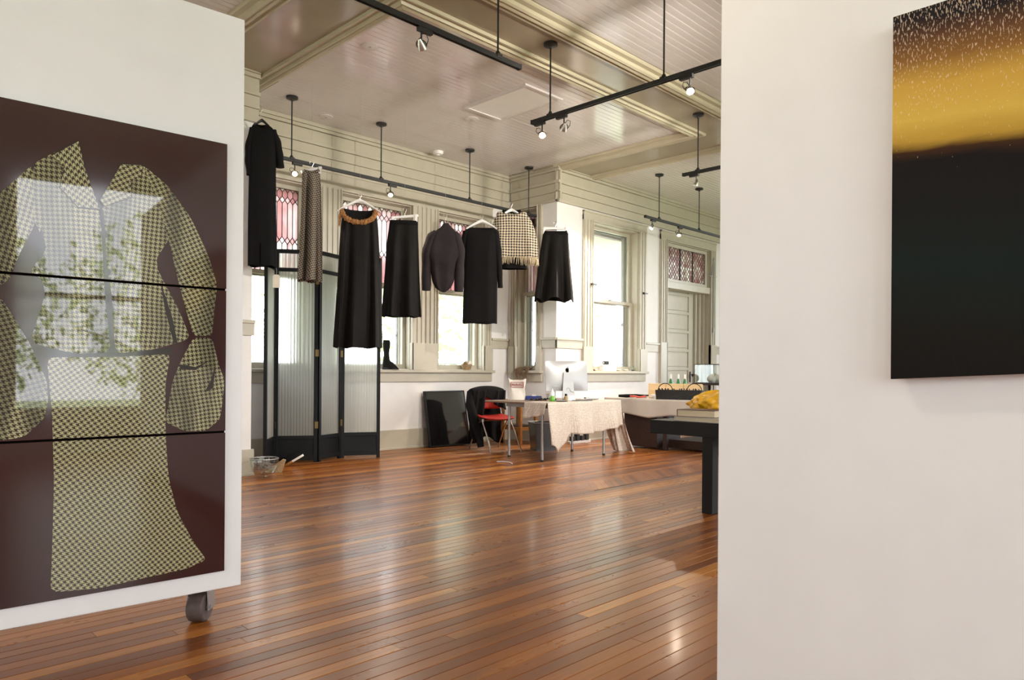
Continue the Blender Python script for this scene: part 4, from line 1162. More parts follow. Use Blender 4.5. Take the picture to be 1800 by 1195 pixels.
# apple-shaped emblem with a bite and a leaf
ap_ = [(0, .030), (.010, .034), (.020, .030), (.026, .022), (.019, .014), (.018, .002), (.025, -.008), (.020, -.022), (.010, -.032), (.004, -.032), (0, -.029), (-.004, -.032), (-.010, -.032), (-.020, -.022), (-.027, -.004), (-.027, .014), (-.020, .030), (-.010, .034)]
lf_ = [(.001, .037), (.003, .048), (.014, .056), (.013, .044)]
e = MB(tl_)
for poly in (ap_, lf_): e.prism([(x * .85, .385 + z * .85) for x, z in poly], -.046, -.036)
e.build('emblem', M['print_gap'], im)
w_ = MB(tl_)
for k in range(8): w_.box(-.20 + k * .011, -.0275, .175, -.193 + k * .011, -.018, .183)
w_.build('printed_text', M['grey_metal'], im)
pc = MB(); pc.tube([(7.19, 6.03, .85), (7.32, 5.98, .80), (7.45, 6.0, .775), (7.56, 6.03, .76), (7.62, 6.05, .735)], .0035, 8)
pc.tube([(7.19, 6.03, .85), (7.30, 6.0, .77), (7.40, 6.02, .735), (7.52, 6.05, .73), (7.62, 6.05, .735)], .003, 8)
tag(pc.build('power_cable', M['cable'], smooth=True), 'white power cables looping from the computer stand', 'cable')

def simple(name, label, cat, loc, rz=0, group=None): return tag(empty(name, loc, rz), label, cat, group)
# white cloth bag with red print
bg = simple('cloth_bag', 'crumpled white cloth bag with faded red print on the desk', 'bag', (6.83, 6.64, DZ), R(-40))
def bagf(u, v):
    th = 2 * PI * u; w = .115 - .012 * math.sin(v * PI) + .006 * math.sin(5 * th + v * 9); d = .05 * (1 - .75 * v) + .012 * math.sin(3 * th + 4 * v)
    c, s_ = math.cos(th), math.sin(th)
    return (w * math.copysign(abs(c) ** .6, c), d * math.copysign(abs(s_) ** .8, s_), .26 * v + (.02 * abs(c) ** 3 if v > .9 else 0) + .004 * math.sin(7 * th) * v)
b = MB(); b.grid(bagf, 40, 16, closed=True); b.build('bag_body', M['white_cloth'], bg, smooth=True)
b = MB()
for (x0, x1, z0, z1) in ((-.085, -.078, .165, .235), (.078, .085, .165, .235), (-.085, .085, .165, .171), (-.085, .085, .229, .235)): b.box(x0, -.036, z0, x1, -.026, z1)
for k in range(9): b.box(-.066 + k * .0155, -.037, .190, -.056 + k * .0155, -.026, .212 - .006 * (k % 3))
b.build('printed_label', M['ink_red'], bg)
bl = simple('blue_tray', 'small dark blue tray of papers on the desk', 'tray', (7.0, 6.50, DZ), R(-40))
b = MB(); b.box(-.10, -.05, 0, .10, .05, .008)
for q_ in ((-.10, -.05, .10, -.044), (-.10, .044, .10, .05), (-.10, -.044, -.094, .044), (.094, -.044, .10, .044)): b.box(q_[0], q_[1], .008, q_[2], q_[3], .052)
b.build('tray', M['blue'], bl, bevel=.003)
MB().box(-.02, -.03, .02, .03, .03, .066).build('paper_block', M['hanger_white'], bl)
cu = simple('paper_cup', 'white paper cup behind the beads on the desk', 'cup', (7.42, 6.62, DZ))
MB().lathe([(.028, 0), (.036, .075), (.038, .078), (.033, .075), (.026, .004), (0, .004)], n=20).build('cup', M['hanger_white'], cu, smooth=True)
nk = simple('bead_necklace', 'heap of black beads along the desk edge', 'necklace', (6.93, 6.28, DZ), R(-40))
rg = random.Random(3); b = MB()
for k in range(46):
    x, y = rg.uniform(-.17, .17), rg.uniform(-.035, .035); r_ = rg.uniform(.009, .014); z_ = r_ + rg.choice((0, 0, .014))
    b.lathe([(0, -r_), (r_ * .7, -r_ * .7), (r_, 0), (r_ * .7, r_ * .7), (0, r_)], (x, y, z_), 8)
tag(b.build('beads', M['dark_glass'], nk, smooth=True), kind='stuff')
gb = simple('soap_bottle', 'clear pump bottle of green soap on the desk', 'bottle', (6.78, 5.98, DZ + .004))
MB().lathe([(.030, 0), (.034, .01), (.034, .055), (.02, .075), (0, .075)], n=20).build('green_base', M['green_liquid'], gb, smooth=True)
MB().lathe([(.026, .07), (.026, .11), (.014, .125), (.014, .14), (.006, .142), (.006, .16), (0, .16)], n=20).build('white_cap', M['hanger_white'], gb, smooth=True)
bb = simple('perfume_bottle', 'small amber bottle with a black stopper on the desk', 'bottle', (7.09, 6.02, DZ + .004))
MB().lathe([(.026, 0), (.028, .01), (.028, .05), (.014, .062), (0, .062)], n=18).build('flask', M['amber'], bb, smooth=True)
MB().lathe([(.013, .06), (.016, .066), (.016, .088), (0, .09)], n=14).build('stopper', M['black_metal'], bb, smooth=True)
dp = simple('grey_dish', 'flat dark dish on the cloth by the green soap', 'dish', (6.86, 5.90, DZ + .004))
MB().lathe([(.06, 0), (.085, .008), (.09, .012), (.083, .012), (.055, .005), (0, .005)], n=28).build('dish', M['grey_metal'], dp, smooth=True)
ro = simple('network_router', 'small grey router box beside the computer', 'router', (7.66, 6.06, DZ + .003), R(-35))
MB().box(-.09, -.05, .004, .09, .05, .032).build('case', M['grey_metal'], ro, bevel=.006)
MB().box(-.092, -.03, .006, -.088, .03, .028).build('port_panel', M['black_metal'], ro)
kb = simple('keyboard', 'thin dark keyboard on the check cloth behind the computer', 'keyboard', (7.22, 5.86, DZ + .003), R(-8))
MB().box(-.15, -.04, 0, .15, .05, .008).build('base', M['grey_metal'], kb, bevel=.002)
b = MB()
for r_ in range(4):
    for c in range(12): b.box(-.142 + c * .0238, -.044 + r_ * .0225, .008, -.122 + c * .0238, -.026 + r_ * .0225, .012)
tag(b.build('keys', M['black_metal'], kb), kind='stuff')

# red chair with black jacket
ch = simple('stacking_chair', 'red-seated chair on splayed steel legs drawn up to the desk', 'chair', (6.98, 7.20, 0), R(-16))
SEAT = .445
def seatf(u, v):
    x = (u * 2 - 1); y = (v * 2 - 1)
    k_ = (1 - .12 * abs(y) ** 3) 
    return (x * .225 * k_, y * .21 * (1 - .12 * abs(x) ** 3), SEAT + .018 * x * x - .014 * max(0, -y) ** 2 + .02 * max(0, y) ** 2)
b = MB(); b.grid(seatf, 20, 20); b.build('seat', M['red'], ch, smooth=True, solid=.022, bevel=.008)
def backf(u, v):
    x = (u * 2 - 1)
    return (x * .20 * (1 - .12 * v * v), .225 + .05 * v - .05 * (1 - x * x) * -.5, .56 + .26 * v)
b = MB(); b.grid(backf, 20, 10); b.build('backrest', M['red'], ch, smooth=True, solid=.018)
for sx in (-1, 1):
    x = sx * .215
    b = MB(); b.tube([(x, -.02, SEAT - .02), (x * 1.03, -.16, SEAT * .55), (x * 1.08, -.33, 0.0)], .010, 10); b.build('leg', M['chrome'], ch, smooth=True)
    b = MB(); b.tube([(x, .03, SEAT - .02), (x * 1.03, .18, SEAT * .55), (x * 1.08, .34, 0.0)], .010, 10); b.build('leg', M['chrome'], ch, smooth=True)
    b = MB(); b.tube([(x * .95, .10, SEAT - .01), (x * .95, .21, SEAT + .05), (x * .93, .245, .60), (x * .85, .285, .80)], .009, 10); b.build('back_post', M['chrome'], ch, smooth=True)
    b = MB(); b.box(x - .014, -.05, SEAT - .05, x + .014, .06, SEAT - .008); b.build('bracket', M['chrome'], ch, bevel=.004)
b = MB(); b.tube([(-.215, -.02, SEAT - .03), (.215, -.02, SEAT - .03)], .009, 8); b.build('cross_bar', M['chrome'], ch)
jk = simple('draped_jacket', 'black jacket hung over the back of the red chair', 'jacket', (6.98, 7.20, 0), R(-16))
b = MB()
def jbk(u, v):
    x = (u * 2 - 1); w = .25 + .02 * v + .015 * math.sin(v * 11 + x * 3)
    return (x * w, .315 + .02 * math.sin(u * 16) * v - .03 * v + .02 * (1 - v), .865 - .04 * abs(x) ** 2.5 - (.74 + .04 * math.sin(u * 9)) * v)
b.grid(jbk, 36, 30)
def jtop(u, v):
    x = (u * 2 - 1)
    return (x * .25, .315 - .13 * min(1, v * 2) - .02 * max(0, v - .5), .865 - .04 * abs(x) ** 2.5 + .02 * math.sin(min(1, v * 2) * PI) - .03 * v - (.22 + .05 * math.sin(x * 5)) * max(0, v - .4))
b.grid(jtop, 24, 14)
def jfr(u, v):
    s_ = -1 if u < .5 else 1; t = (u % .5) * 2 if u < 1 else 1
    a0, a1 = (-.26, -.05) if u < .5 else (.06, .26)
    x = a0 + (a1 - a0) * t
    L = .62 + .1 * math.sin(t * 5) if u < .5 else .20 + .08 * t
    return (x - (.05 * v if u < .5 else 0), .195 - .05 * v + .025 * math.sin(t * 12 + v * 3), .82 - L * v)
bl_ = MB()
b.grid(lambda u, v: jfr(u * .4999, v), 18, 24)
b.grid(lambda u, v: jfr(.5 + u * .5 if u < 1 else .99999, v), 18, 12)
b.build('jacket_body', M['cloth_black'], jk, smooth=True, solid=.006)
s_ = MB(); s_.tube([(-.25, .27, .80), (-.29, .20, .62), (-.27, .10, .40), (-.23, .02, .16), (-.22, .0, .05)], [.05, .065, .06, .052, .046], 14); s_.build('sleeve', M['cloth_black'], jk, smooth=True)

# orange wooden shelf stand under the desk
sh = simple('wooden_stand', 'low orange wooden stand behind the desk legs', 'stand', (7.92, 7.62, 0), R(-4))
for (x, y) in ((-.18, -.2), (.12, -.2), (-.18, .2), (.12, .2)): MB().box(x - .02, y - .02, 0, x + .02, y + .02, .64).build('post', M['orange_wood'], sh, bevel=.003)
MB().box(-.20, -.22, .64, .14, .22, .665).build('top_board', M['orange_wood'], sh, bevel=.003)
MB().box(-.16, -.21, .21, .10, .21, .26).build('lower_shelf', M['orange_wood'], sh, bevel=.003)
MB().box(-.15, -.17, .26, .09, .19, .275).build('stacked_paper', M['dark_wood'], sh)
# dark wire bin
wb = simple('waste_bin', 'dark smoked waste bin under the desk', 'bin', (7.50, 6.78, 0), R(-25))
def binf(u, v):
    a = [(-1, -1), (1, -1), (1, 1), (-1, 1), (-1, -1)]; t = u * 4; i = min(int(t), 3); f_ = t - i
    w_ = .14 + .03 * v
    return ((a[i][0] + (a[i + 1][0] - a[i][0]) * f_) * w_, (a[i][1] + (a[i + 1][1] - a[i][1]) * f_) * w_ * .8, .02 + .36 * v)
b = MB(); b.grid(binf, 32, 8); b.box(-.145, -.115, 0, .145, .115, .025); b.build('bin_body', plain('smoked_plastic', (.035, .035, .032), .2, coat=.4), wb, solid=.004)
b = MB(); b.tube([(-.172, -.138, .385), (.172, -.138, .385), (.172, .138, .385), (-.172, .138, .385)], .009, 6, closed=True); b.build('rim', M['grey_metal'], wb)
# power strip and plugs by the baseboard
ps = simple('power_strip', 'power strip crowded with dark plugs against the far baseboard', 'power strip', (8.62, 7.05, 0), R(0))
MB().box(-.25, -.03, 0, .25, .03, .04).build('strip', M['cable'], ps, bevel=.004)
for k in range(4): MB().box(-.2 + k * .11, -.032, .04, -.13 + k * .11, .03, .11 + .03 * (k % 2)).build('plug', M['black_metal'], ps, bevel=.004)
b = MB(); b.tube([(.0, -.03, .02), (.05, -.2, .006), (.18, -.32, .006), (.3, -.35, .006), (.35, -.5, .006)], .004, 6); b.build('cord', M['cable'], ps)

# black glossy canvas against the wall
bc = simple('leaning_panel', 'glossy black framed panel leaning on the bay wall', 'panel', (6.84, 7.97, 0))
ln = math.atan2(.15, .79); lt = lambda x, y, z: (x, y * math.cos(ln) + z * math.sin(ln), z * math.cos(ln) - y * math.sin(ln) + .012)
MB(lt).box(-.38, 0, 0, .38, .03, .80).build('frame', M['screen_black'], bc, bevel=.002)
MB(lt).box(-.355, -.003, .02, .355, .0, .78).build('glazing', M['dark_glass'], bc)
b = MB(); b.tube([(6.10, 6.26, .004), (6.13, 6.20, .008), (6.14, 6.12, .010), (6.12, 6.05, .008), (6.10, 6.0, .004)], .005, 6)
tag(b.build('cable_scrap', M['cable'], smooth=True), 'short white scrap of cord lying on the floor by the chair', 'cord')

# linen-covered table behind with cabinet
lt_ = simple('linen_table', 'dark wooden cabinet table under the plain linen cloth', 'table', (9.2, 5.6, 0))
MB().box(-.62, -.9, .68, .75, .9, .705).build('table_top', M['dark_wood'], lt_)
MB().box(-.52, .10, .03, .10, .66, .68).build('cabinet', M['dark_wood'], lt_, bevel=.004)
MB().box(-.525, .12, .05, -.52, .64, .66).build('cabinet_door', M['dark_wood'], lt_)
MB().box(-.30, -.55, .02, .60, .06, .14).build('lower_shelf', M['dark_wood'], lt_, bevel=.004)
for (x, y) in ((-.48, -.02), (-.48, -.82), (.68, -.82), (.68, .82)): MB().box(x - .03, y - .03, 0, x + .03, y + .03, .68).build('leg', M['dark_wood'], lt_, bevel=.004)
b = MB(); TZ2 = .712
X0, X1, Y0_, Y1_ = 8.56, 9.97, 4.68, 6.52
b.grid(lambda u, v: (X0 + (X1 - X0) * u, Y0_ + (Y1_ - Y0_) * v, TZ2), 20, 20)
def lfr(u, v):
    y = Y1_ - (Y1_ - Y0_) * u
    d = .17 + .09 * min(1, u / .42) if u < .42 else (.26 - .05 * min(1, (u - .42) / .2))
    return (X0 - .008 - .012 * v * (1 + math.sin(u * 21)), y, TZ2 - d * v)
b.grid(lfr, 60, 10)
b.grid(lambda u, v: (X0 + (X1 - X0) * u, Y1_ + .008 + .01 * v, TZ2 - .17 * v), 20, 8)
def lnr(u, v):
    d = .62 - .25 * u + .05 * math.sin(u * 12)
    return (X0 + (X1 - X0) * u, Y0_ - .008 - .03 * v * (1 + math.sin(u * 30)), TZ2 - d * v)
b.grid(lnr, 50, 16)
tag(b.build('linen_cloth', M['linen2'], None, smooth=True, solid=.003), 'plain grey linen cloth over the cabinet table', 'tablecloth')
# basket with two hoop handles
bk = simple('wicker_basket', 'long black wicker basket with two hoop handles on the linen cloth', 'basket', (8.78, 5.40, TZ2 + .003), R(-70))
def bkf(u, v):
    a = [(-1, -1), (1, -1), (1, 1), (-1, 1), (-1, -1)]; t = u * 4; i = min(int(t), 3); f_ = t - i
    wv = .004 * math.sin(u * 260) * math.sin(v * 26)
    return ((a[i][0] + (a[i + 1][0] - a[i][0]) * f_) * (.30 + .01 * v + wv), (a[i][1] + (a[i + 1][1] - a[i][1]) * f_) * (.11 + .01 * v + wv), .13 * v)
b = MB(); b.grid(bkf, 120, 12); b.box(-.30, -.11, 0, .30, .11, .008); b.build('basket_body', M['wicker'], bk, solid=.006)
for x in (-.20, .20):
    b = MB(); b.tube([(x + .10 * math.cos(a), 0, .12 + .10 * math.sin(a)) for a in [PI * k / 14 for k in range(15)]], .006, 8); b.build('handle', M['wicker'], bk, smooth=True)
b = MB(); rg = random.Random(9)
for k in range(14):
    x = -.27 + k * .042; b.bar((x, rg.uniform(-.05, .05), .10), (x + rg.uniform(-.02, .02), rg.uniform(-.05, .05), .15), .018, .01)
tag(b.build('basket_contents', M['dark_wood'], bk), kind='stuff')
wc = simple('wooden_case', 'pale pine case with plank lid behind the black basket', 'box', (9.22, 5.74, TZ2 + .002), R(-62))
for k, (x0, x1) in enumerate(((-.38, -.135), (-.13, .115), (.12, .38))): MB().box(x0, -.10, 0, x1, -.085, .21).build('front_board', M['pale_wood'], wc, bevel=.002)
MB().box(-.38, -.085, 0, .38, .10, .20).build('case_body', M['pale_wood'], wc)
b = MB()
for k in range(11): b.box(-.12 + k * .021, -.1015, .085, -.106 + k * .021, -.0995, .105 - .004 * (k % 3))
b.build('stencilled_text', plain('faded_stencil', (.45, .24, .12), .8), wc)
gp = [(9.55, 6.03, 'green glass bottle leaning leftmost behind the pine case'), (9.57, 5.91, 'middle green glass bottle behind the pine case'), (9.59, 5.81, 'rightmost green glass bottle behind the pine case')]
for (x, y, lab) in gp:
    gbt = simple('green_bottle', lab, 'bottle', (x, y, TZ2 + .002), 0, 'green bottles behind the pine case')
    MB().lathe([(.030, 0), (.034, .01), (.034, .19), (.026, .235), (.014, .275), (.013, .33), (0, .33)], n=18).build('glass', M['green_glass'], gbt, smooth=True)
    MB().lathe([(.0135, .265), (.0150, .30), (.0150, .345), (0, .347)], n=14).build('cap', M['bottle_label'], gbt, smooth=True)
    MB().lathe([(.0346, .06), (.0346, .15)], n=18).build('paper_label', M['bottle_label'], gbt, smooth=True)
# dark tools on the cloth
cb = simple('folded_umbrella', 'folded black umbrella lying at the end of the linen table', 'umbrella', (8.70, 6.18, TZ2 + .03), R(-58))
MB().tube([(-.16, 0, 0), (-.05, 0, 0), (.10, 0, .005), (.20, 0, .01)], [.018, .026, .024, .012], 12).build('canopy', M['cloth_black'], cb, smooth=True)
MB().tube([(.19, 0, .01), (.27, 0, .012)], .014, 10).build('handle', M['black_metal'], cb, smooth=True)
rc = simple('red_scarf', 'small folded red cloth beside the black umbrella', 'scarf', (8.62, 5.98, TZ2 + .003), R(-60))
def rcf(u, v): return ((u - .5) * .22, (v - .5) * .12, .012 + .012 * math.sin(u * 7 + v * 4) * math.sin(v * 6) + .012)
b = MB(); b.grid(rcf, 16, 10); b.build('cloth', M['red'], rc, smooth=True, solid=.01)
for k, (x, y) in enumerate(((8.86, 6.02), (8.80, 5.86), (8.94, 5.92))):
    pw = simple('white_cup', ('white porcelain cup behind the umbrella', 'white porcelain cup beside the pine case', 'white porcelain cup left of the basket')[k], 'cup', (x, y, TZ2 + .002), 0, 'porcelain cups on the linen table')
    MB().lathe([(.02, 0), (.032, .02), (.038, .055), (.034, .055), (.028, .02), (0, .012)], n=18).build('bowl', M['hanger_white'], pw, smooth=True)
    MB().tube([(.036, 0, .045), (.056, 0, .04), (.056, 0, .022), (.034, 0, .016)], .004, 6).build('cup_handle', M['hanger_white'], pw)
# black table in front
bt = simple('black_table', 'black thick-topped table whose end reaches out behind the right partition', 'table', (5.06, 2.87, 0))
MB().box(0, -.52, .593, 2.0, .52, .703).build('table_top', M['black_table'], bt, bevel=.004)
for x in (.055, 1.9): MB().box(x - .045, -.045, 0, x + .045, .045, .593).build('leg', M['black_table'], bt, bevel=.003)
def book(label, loc, rz, w, d, h, cover, op=False):
    bo = simple('book', label, 'book', loc, rz, 'books on the black table')
    MB().box(-w / 2, -d / 2, 0, w / 2, d / 2, .004).build('cover', M[cover], bo); MB().box(-w / 2, -d / 2, h - .004, w / 2, d / 2, h).build('cover', M[cover], bo)
    MB().box(-w / 2, d / 2 - .004, .004, w / 2, d / 2, h - .004).build('spine', M[cover], bo)
    MB().box(-w / 2 + .006, -d / 2 + .006, .004, w / 2 - .006, d / 2 - .004, h - .004).build('pages', M['pages'], bo)
BZ = .704
book('large flat pale book lying under the thick one', (5.26, 2.98, BZ), R(-5), .30, .42, .032, 'white_cover')
book('thick brown-covered book on top of the pale book', (5.27, 3.03, BZ + .033), R(4), .24, .33, .058, 'book_cover')
book('thin tan booklet nearest the right partition', (5.17, 2.70, BZ), R(8), .16, .12, .012, 'book_cover')
yb = simple('yellow_bag', 'crumpled shiny yellow plastic bag beside the books', 'bag', (5.66, 3.08, BZ))
rg = random.Random(4)
def ybf(u, v):
    th = 2 * PI * u; ph = v * PI * .97 + .02
    r_ = 1 + .16 * abs(math.sin(2.5 * th + 6 * v)) - .14 * abs(math.sin(4 * th - 9 * v)) + .10 * abs(math.sin(7 * th + 13 * v)) - .07 * abs(math.sin(11 * th - 17 * v))
    return (.19 * r_ * math.sin(ph) * math.cos(th), .25 * r_ * math.sin(ph) * math.sin(th), max(0.0, .115 - .115 * math.cos(ph) * (1 + .12 * math.sin(4 * th))))
b = MB(); b.grid(ybf, 110, 50, closed=True); b.build('bag_body', M['yellow'], yb, smooth=True)
b = MB(); b.tube([(-.17, -.10, .06), (-.10, .03, .14), (.0, .10, .17), (.10, .1, .15)], [.02, .03, .03, .015], 10); b.build('fold', M['yellow'], yb, smooth=True)
# side table with wire cloche
sd_ = simple('side_table', 'thin-legged dark side table by the door', 'side table', (11.62, 6.38, 0))
MB().box(-.36, -.30, .87, .36, .30, .90).build('table_top', M['dark_wood'], sd_, bevel=.004)
for (x, y) in ((-.33, -.27), (.33, -.27), (-.33, .27), (.33, .27), (0, -.27), (-.33, 0)): MB().tube([(x, y, 0), (x, y, .87)], .010, 8).build('leg', M['black_metal'], sd_)
gc = simple('glass_display_case', 'wire-edged glass display case on the thin-legged side table', 'display case', (11.62, 6.38, .90))
b = MB(); cs = [(-.33, -.27), (.33, -.27), (.33, .27), (-.33, .27)]
for i in range(4):
    a, c = cs[i], cs[(i + 1) % 4]
    b.bar((*a, 0), (*a, .33), .008); b.bar((*a, .33), (*c, .33), .008); b.bar((*a, .004), (*c, .004), .008)
b.build('wire_frame', M['black_metal'], gc)
for i in range(4):
    a, c = cs[i], cs[(i + 1) % 4]
    MB().bar((a[0], a[1], .165), (c[0], c[1], .165), .002, .32).build('pane', M['clear'], gc)
MB().box(-.33, -.27, .329, .33, .27, .331).build('pane', M['clear'], gc)
sx_ = simple('white_shell', 'white folded shell-like piece inside the glass display case', 'ornament', (11.58, 6.42, .905))
def shf(u, v):
    th = 2 * PI * u; ph = PI * v
    r_ = 1 + .18 * math.sin(4 * th + 3 * v) + .06 * math.sin(9 * th)
    return (.17 * r_ * math.sin(ph) * math.cos(th), .12 * r_ * math.sin(ph) * math.sin(th), max(0, .075 - .075 * math.cos(ph) * r_))
b = MB(); b.grid(shf, 40, 20, closed=True); b.build('shell', M['white_cloth'], sx_, smooth=True)

# ------------------------------------------------------------------ things on the sills
bo = simple('black_boot', 'black ankle boot standing on the sill of the middle bay window', 'boot', (5.86, 8.19, 1.102), R(-40))
def bootf(u, v):
    th = 2 * PI * u; c, s__ = math.cos(th), math.sin(th)
    z = .40 * v
    toe = .13 * max(0, 1 - z / .12) ** .8
    w = .036 + .010 * math.sin(v * 5) + (.006 if z < .05 else 0)
    x = (.045 + .006 * math.sin(v * 9) + (toe / 2 if True else 0)) * c + toe / 2
    return (x, w * s__, z)
b = MB(); b.grid(bootf, 24, 28, closed=True); b.build('shaft', M['cloth_soft'], bo, smooth=True)
MB().prism([(-.05, 0), (.17, 0), (.17, .012), (.03, .012), (0, .03), (-.05, .03)], -.042, .042).build('sole', M['black_metal'], bo)
bs = simple('small_basket', 'small tan basket of toy animals on the sill near the corner', 'basket', (7.33, 8.19, 1.102))
MB().lathe([(.060, 0), (.082, .08), (.086, .085), (.078, .08), (.056, .01), (0, .01)], n=24).build('weave', M['basket_tan'], bs, smooth=True)
for (x, y, m_) in ((-.035, 0, 'dry_plant'), (.03, .02, 'basket_tan'), (.04, -.03, 'white_cloth')):
    b = MB(); b.lathe([(0, .05), (.028, .06), (.033, .085), (.022, .115), (.0, .125)], (x, y, 0), 12); b.tube([(x - .012, y, .11), (x - .018, y, .145)], [.009, .002], 8); b.tube([(x + .012, y, .11), (x + .018, y, .145)], [.009, .002], 8)
    b.build('toy_head', M[m_], bs, smooth=True)
hp = simple('dried_plant', 'dried trailing plant spilling over the sill of the narrow window', 'plant', (8.24, 7.80, 1.102))
b = MB(); rg = random.Random(6)
for k in range(70):
    y = rg.uniform(-.12, .16); L = rg.uniform(.05, .20); x0 = rg.uniform(-.08, .02)
    b.tube([(x0, y, .02 + rg.uniform(0, .035)), (-.10, y + rg.uniform(-.03, .03), .02), (-.135, y + rg.uniform(-.04, .04), .0 - L * .4), (-.13, y + rg.uniform(-.06, .06), -L)], [.004, .003, .0025, .001], 5)
tag(b.build('stems', M['dry_plant'], hp), kind='stuff')
b = MB(); b.grid(lambda u, v: (-.02 + .05 * math.cos(2 * PI * u) * math.sin(PI * v), .0 + .10 * math.sin(2 * PI * u) * math.sin(PI * v), .022 - .022 * math.cos(PI * v)), 20, 10, closed=True); b.build('root_mat', M['dry_plant'], hp, smooth=True)
bp = simple('dark_box', 'dark angular box behind the dried plant', 'box', (8.40, 7.68, 1.114), R(10))
MB().prism([(-.04, 0), (.04, 0), (.04, .10), (.02, .14), (-.04, .12)], -.07, .07).build('box_body', M['dark_wood'], bp, bevel=.004)
def sillbox(name, label, cat, x, w, h, mat):
    r_ = simple(name, label, cat, (x, 7.16, 1.102)); MB().box(-w / 2, -.04, 0, w / 2, .04, h).build('body', M[mat], r_, bevel=.002)
    MB().box(-w / 2 - .001, -.041, h * .78, w / 2 + .001, .041, h * .8).build('lid_seam', M['grey_metal'], r_); return r_
sillbox('white_box', 'larger white box on the sill of the clear window', 'box', 9.42, .24, .10, 'hanger_white')
sillbox('small_white_box', 'smaller white box right of the larger one on the sill', 'box', 9.60, .10, .095, 'hanger_white')
bc_ = simple('black_tape_roll', 'black roll lying on top of the white box', 'roll', (9.42, 7.16, 1.104 + .10 + .028))
MB().tube([(-.055, 0, 0), (.055, 0, 0)], .028, 18).build('roll', M['black_metal'], bc_, smooth=True); MB().tube([(-.058, 0, 0), (.058, 0, 0)], .012, 12).build('core', M['paper'], bc_)
gl_ = simple('drinking_glass', 'clear tumbler with dark dregs at the right end of the sill', 'glass', (10.18, 7.16, 1.102))
MB().lathe([(.032, 0), (.040, .10), (.038, .10), (.030, .006), (0, .006)], n=24).build('tumbler', M['clear'], gl_, smooth=True); MB().lathe([(.029, .007), (.030, .02), (0, .02)], n=20).build('dregs', M['dark_wood'], gl_, smooth=True)
for k, (x, w_, h_, lab) in enumerate(((9.10, .05, .03, 'small dark pebble leftmost on the sill'), (9.16, .06, .035, 'tan pebble beside the dark one on the sill'), (9.78, .09, .035, 'flat tan stone right of the small white box'), (9.98, .10, .03, 'pale flat stone left of the tumbler'))):
    r_ = simple('pebble', lab, 'pebble', (x, 7.16, 1.102), 0, 'pebbles on the window sill')
    b = MB(); b.grid(lambda u, v: (w_ / 2 * math.sin(PI * v) * math.cos(2 * PI * u) * (1 + .1 * math.sin(6 * PI * u)), .03 * math.sin(PI * v) * math.sin(2 * PI * u), h_ / 2 - h_ / 2 * math.cos(PI * v)), 16, 8, closed=True); b.build('stone', M['dry_plant' if k == 0 else 'paper'], r_, smooth=True)
# floor clutter by the screen
wr = simple('glass_bowl', 'clear glass bowl holding wire on the floor by the screen', 'bowl', (3.49, 6.96, 0))
b = MB(); tb = lambda x, y, z: (x, y * .5 + z * .5, max(.0, z * .85 - y * .3 + .03))
MB().lathe([(.05, 0), (.10, .04), (.135, .12), (.14, .19), (.134, .19), (.128, .12), (.095, .045), (0, .012)], n=32).build('bowl', M['clear'], wr, smooth=True)
MB().tube([(.137 * math.cos(2 * PI * k / 32), .137 * math.sin(2 * PI * k / 32), .19) for k in range(32)], .005, 6, closed=True).build('rim', M['grey_metal'], wr, smooth=True)
b = MB(); rg = random.Random(13)
for k in range(14):
    p = [(rg.uniform(-.09, .09), rg.uniform(-.09, .09), rg.uniform(.05, .17)) for _ in range(5)]; b.tube(p, .0025, 5)
tag(b.build('wire', M['grey_metal'], wr), kind='stuff')
cs_ = simple('cardboard_wedge', 'tan cardboard wedge beside the glass bowl', 'cardboard', (3.74, 7.20, 0), R(-35))
MB().prism([(-.12, 0), (.06, 0), (.10, .13), (.07, .14)], -.03, .03).build('card', M['basket_tan'], cs_, bevel=.003)
MB().prism([(-.04, .0), (-.02, .0), (.02, .075), (.0, .07)], -.031, .031).build('tape', M['paper'], cs_)
so = simple('sneaker', 'dark shoe tipped up with white and orange sole by the screen', 'shoe', (4.14, 7.56, 0), R(-38))
tp = lambda x, y, z: (x * .86 - z * .5, y, x * .5 + z * .86 + .045)
def shoef(u, v):
    th = 2 * PI * u; c, s__ = math.cos(th), math.sin(th)
    return (.13 * c * (1 - .15 * v) - .02 * v, (.045 - .008 * c) * s__ * (1 - .45 * v), .02 + (.05 + .03 * (1 - c) / 2 * 1.2) * v)
b = MB(tp); b.grid(shoef, 28, 10, closed=True); b.build('upper', M['cloth_black'], so, smooth=True)
def sole(mat, x0, x1, nm):
    b = MB(tp); pts = [(.135 * math.cos(2 * PI * k / 28), (.048 - .008 * math.cos(2 * PI * k / 28)) * math.sin(2 * PI * k / 28)) for k in range(28)]
    b.plan([(min(max(x, x0), x1), y) for x, y in pts], 0, .024); b.build(nm, M[mat], so)
sole('white_cloth', 0, .14, 'white_sole'); sole('orange_wood', -.14, 0, 'orange_heel')

# ================================================================== OUTSIDE
g_ = tag(MB().box(-40, -40, -.9, 60, 60, -.7).build('garden_ground', M['grass']), 'green garden lawn outside the windows', 'lawn', kind='structure')
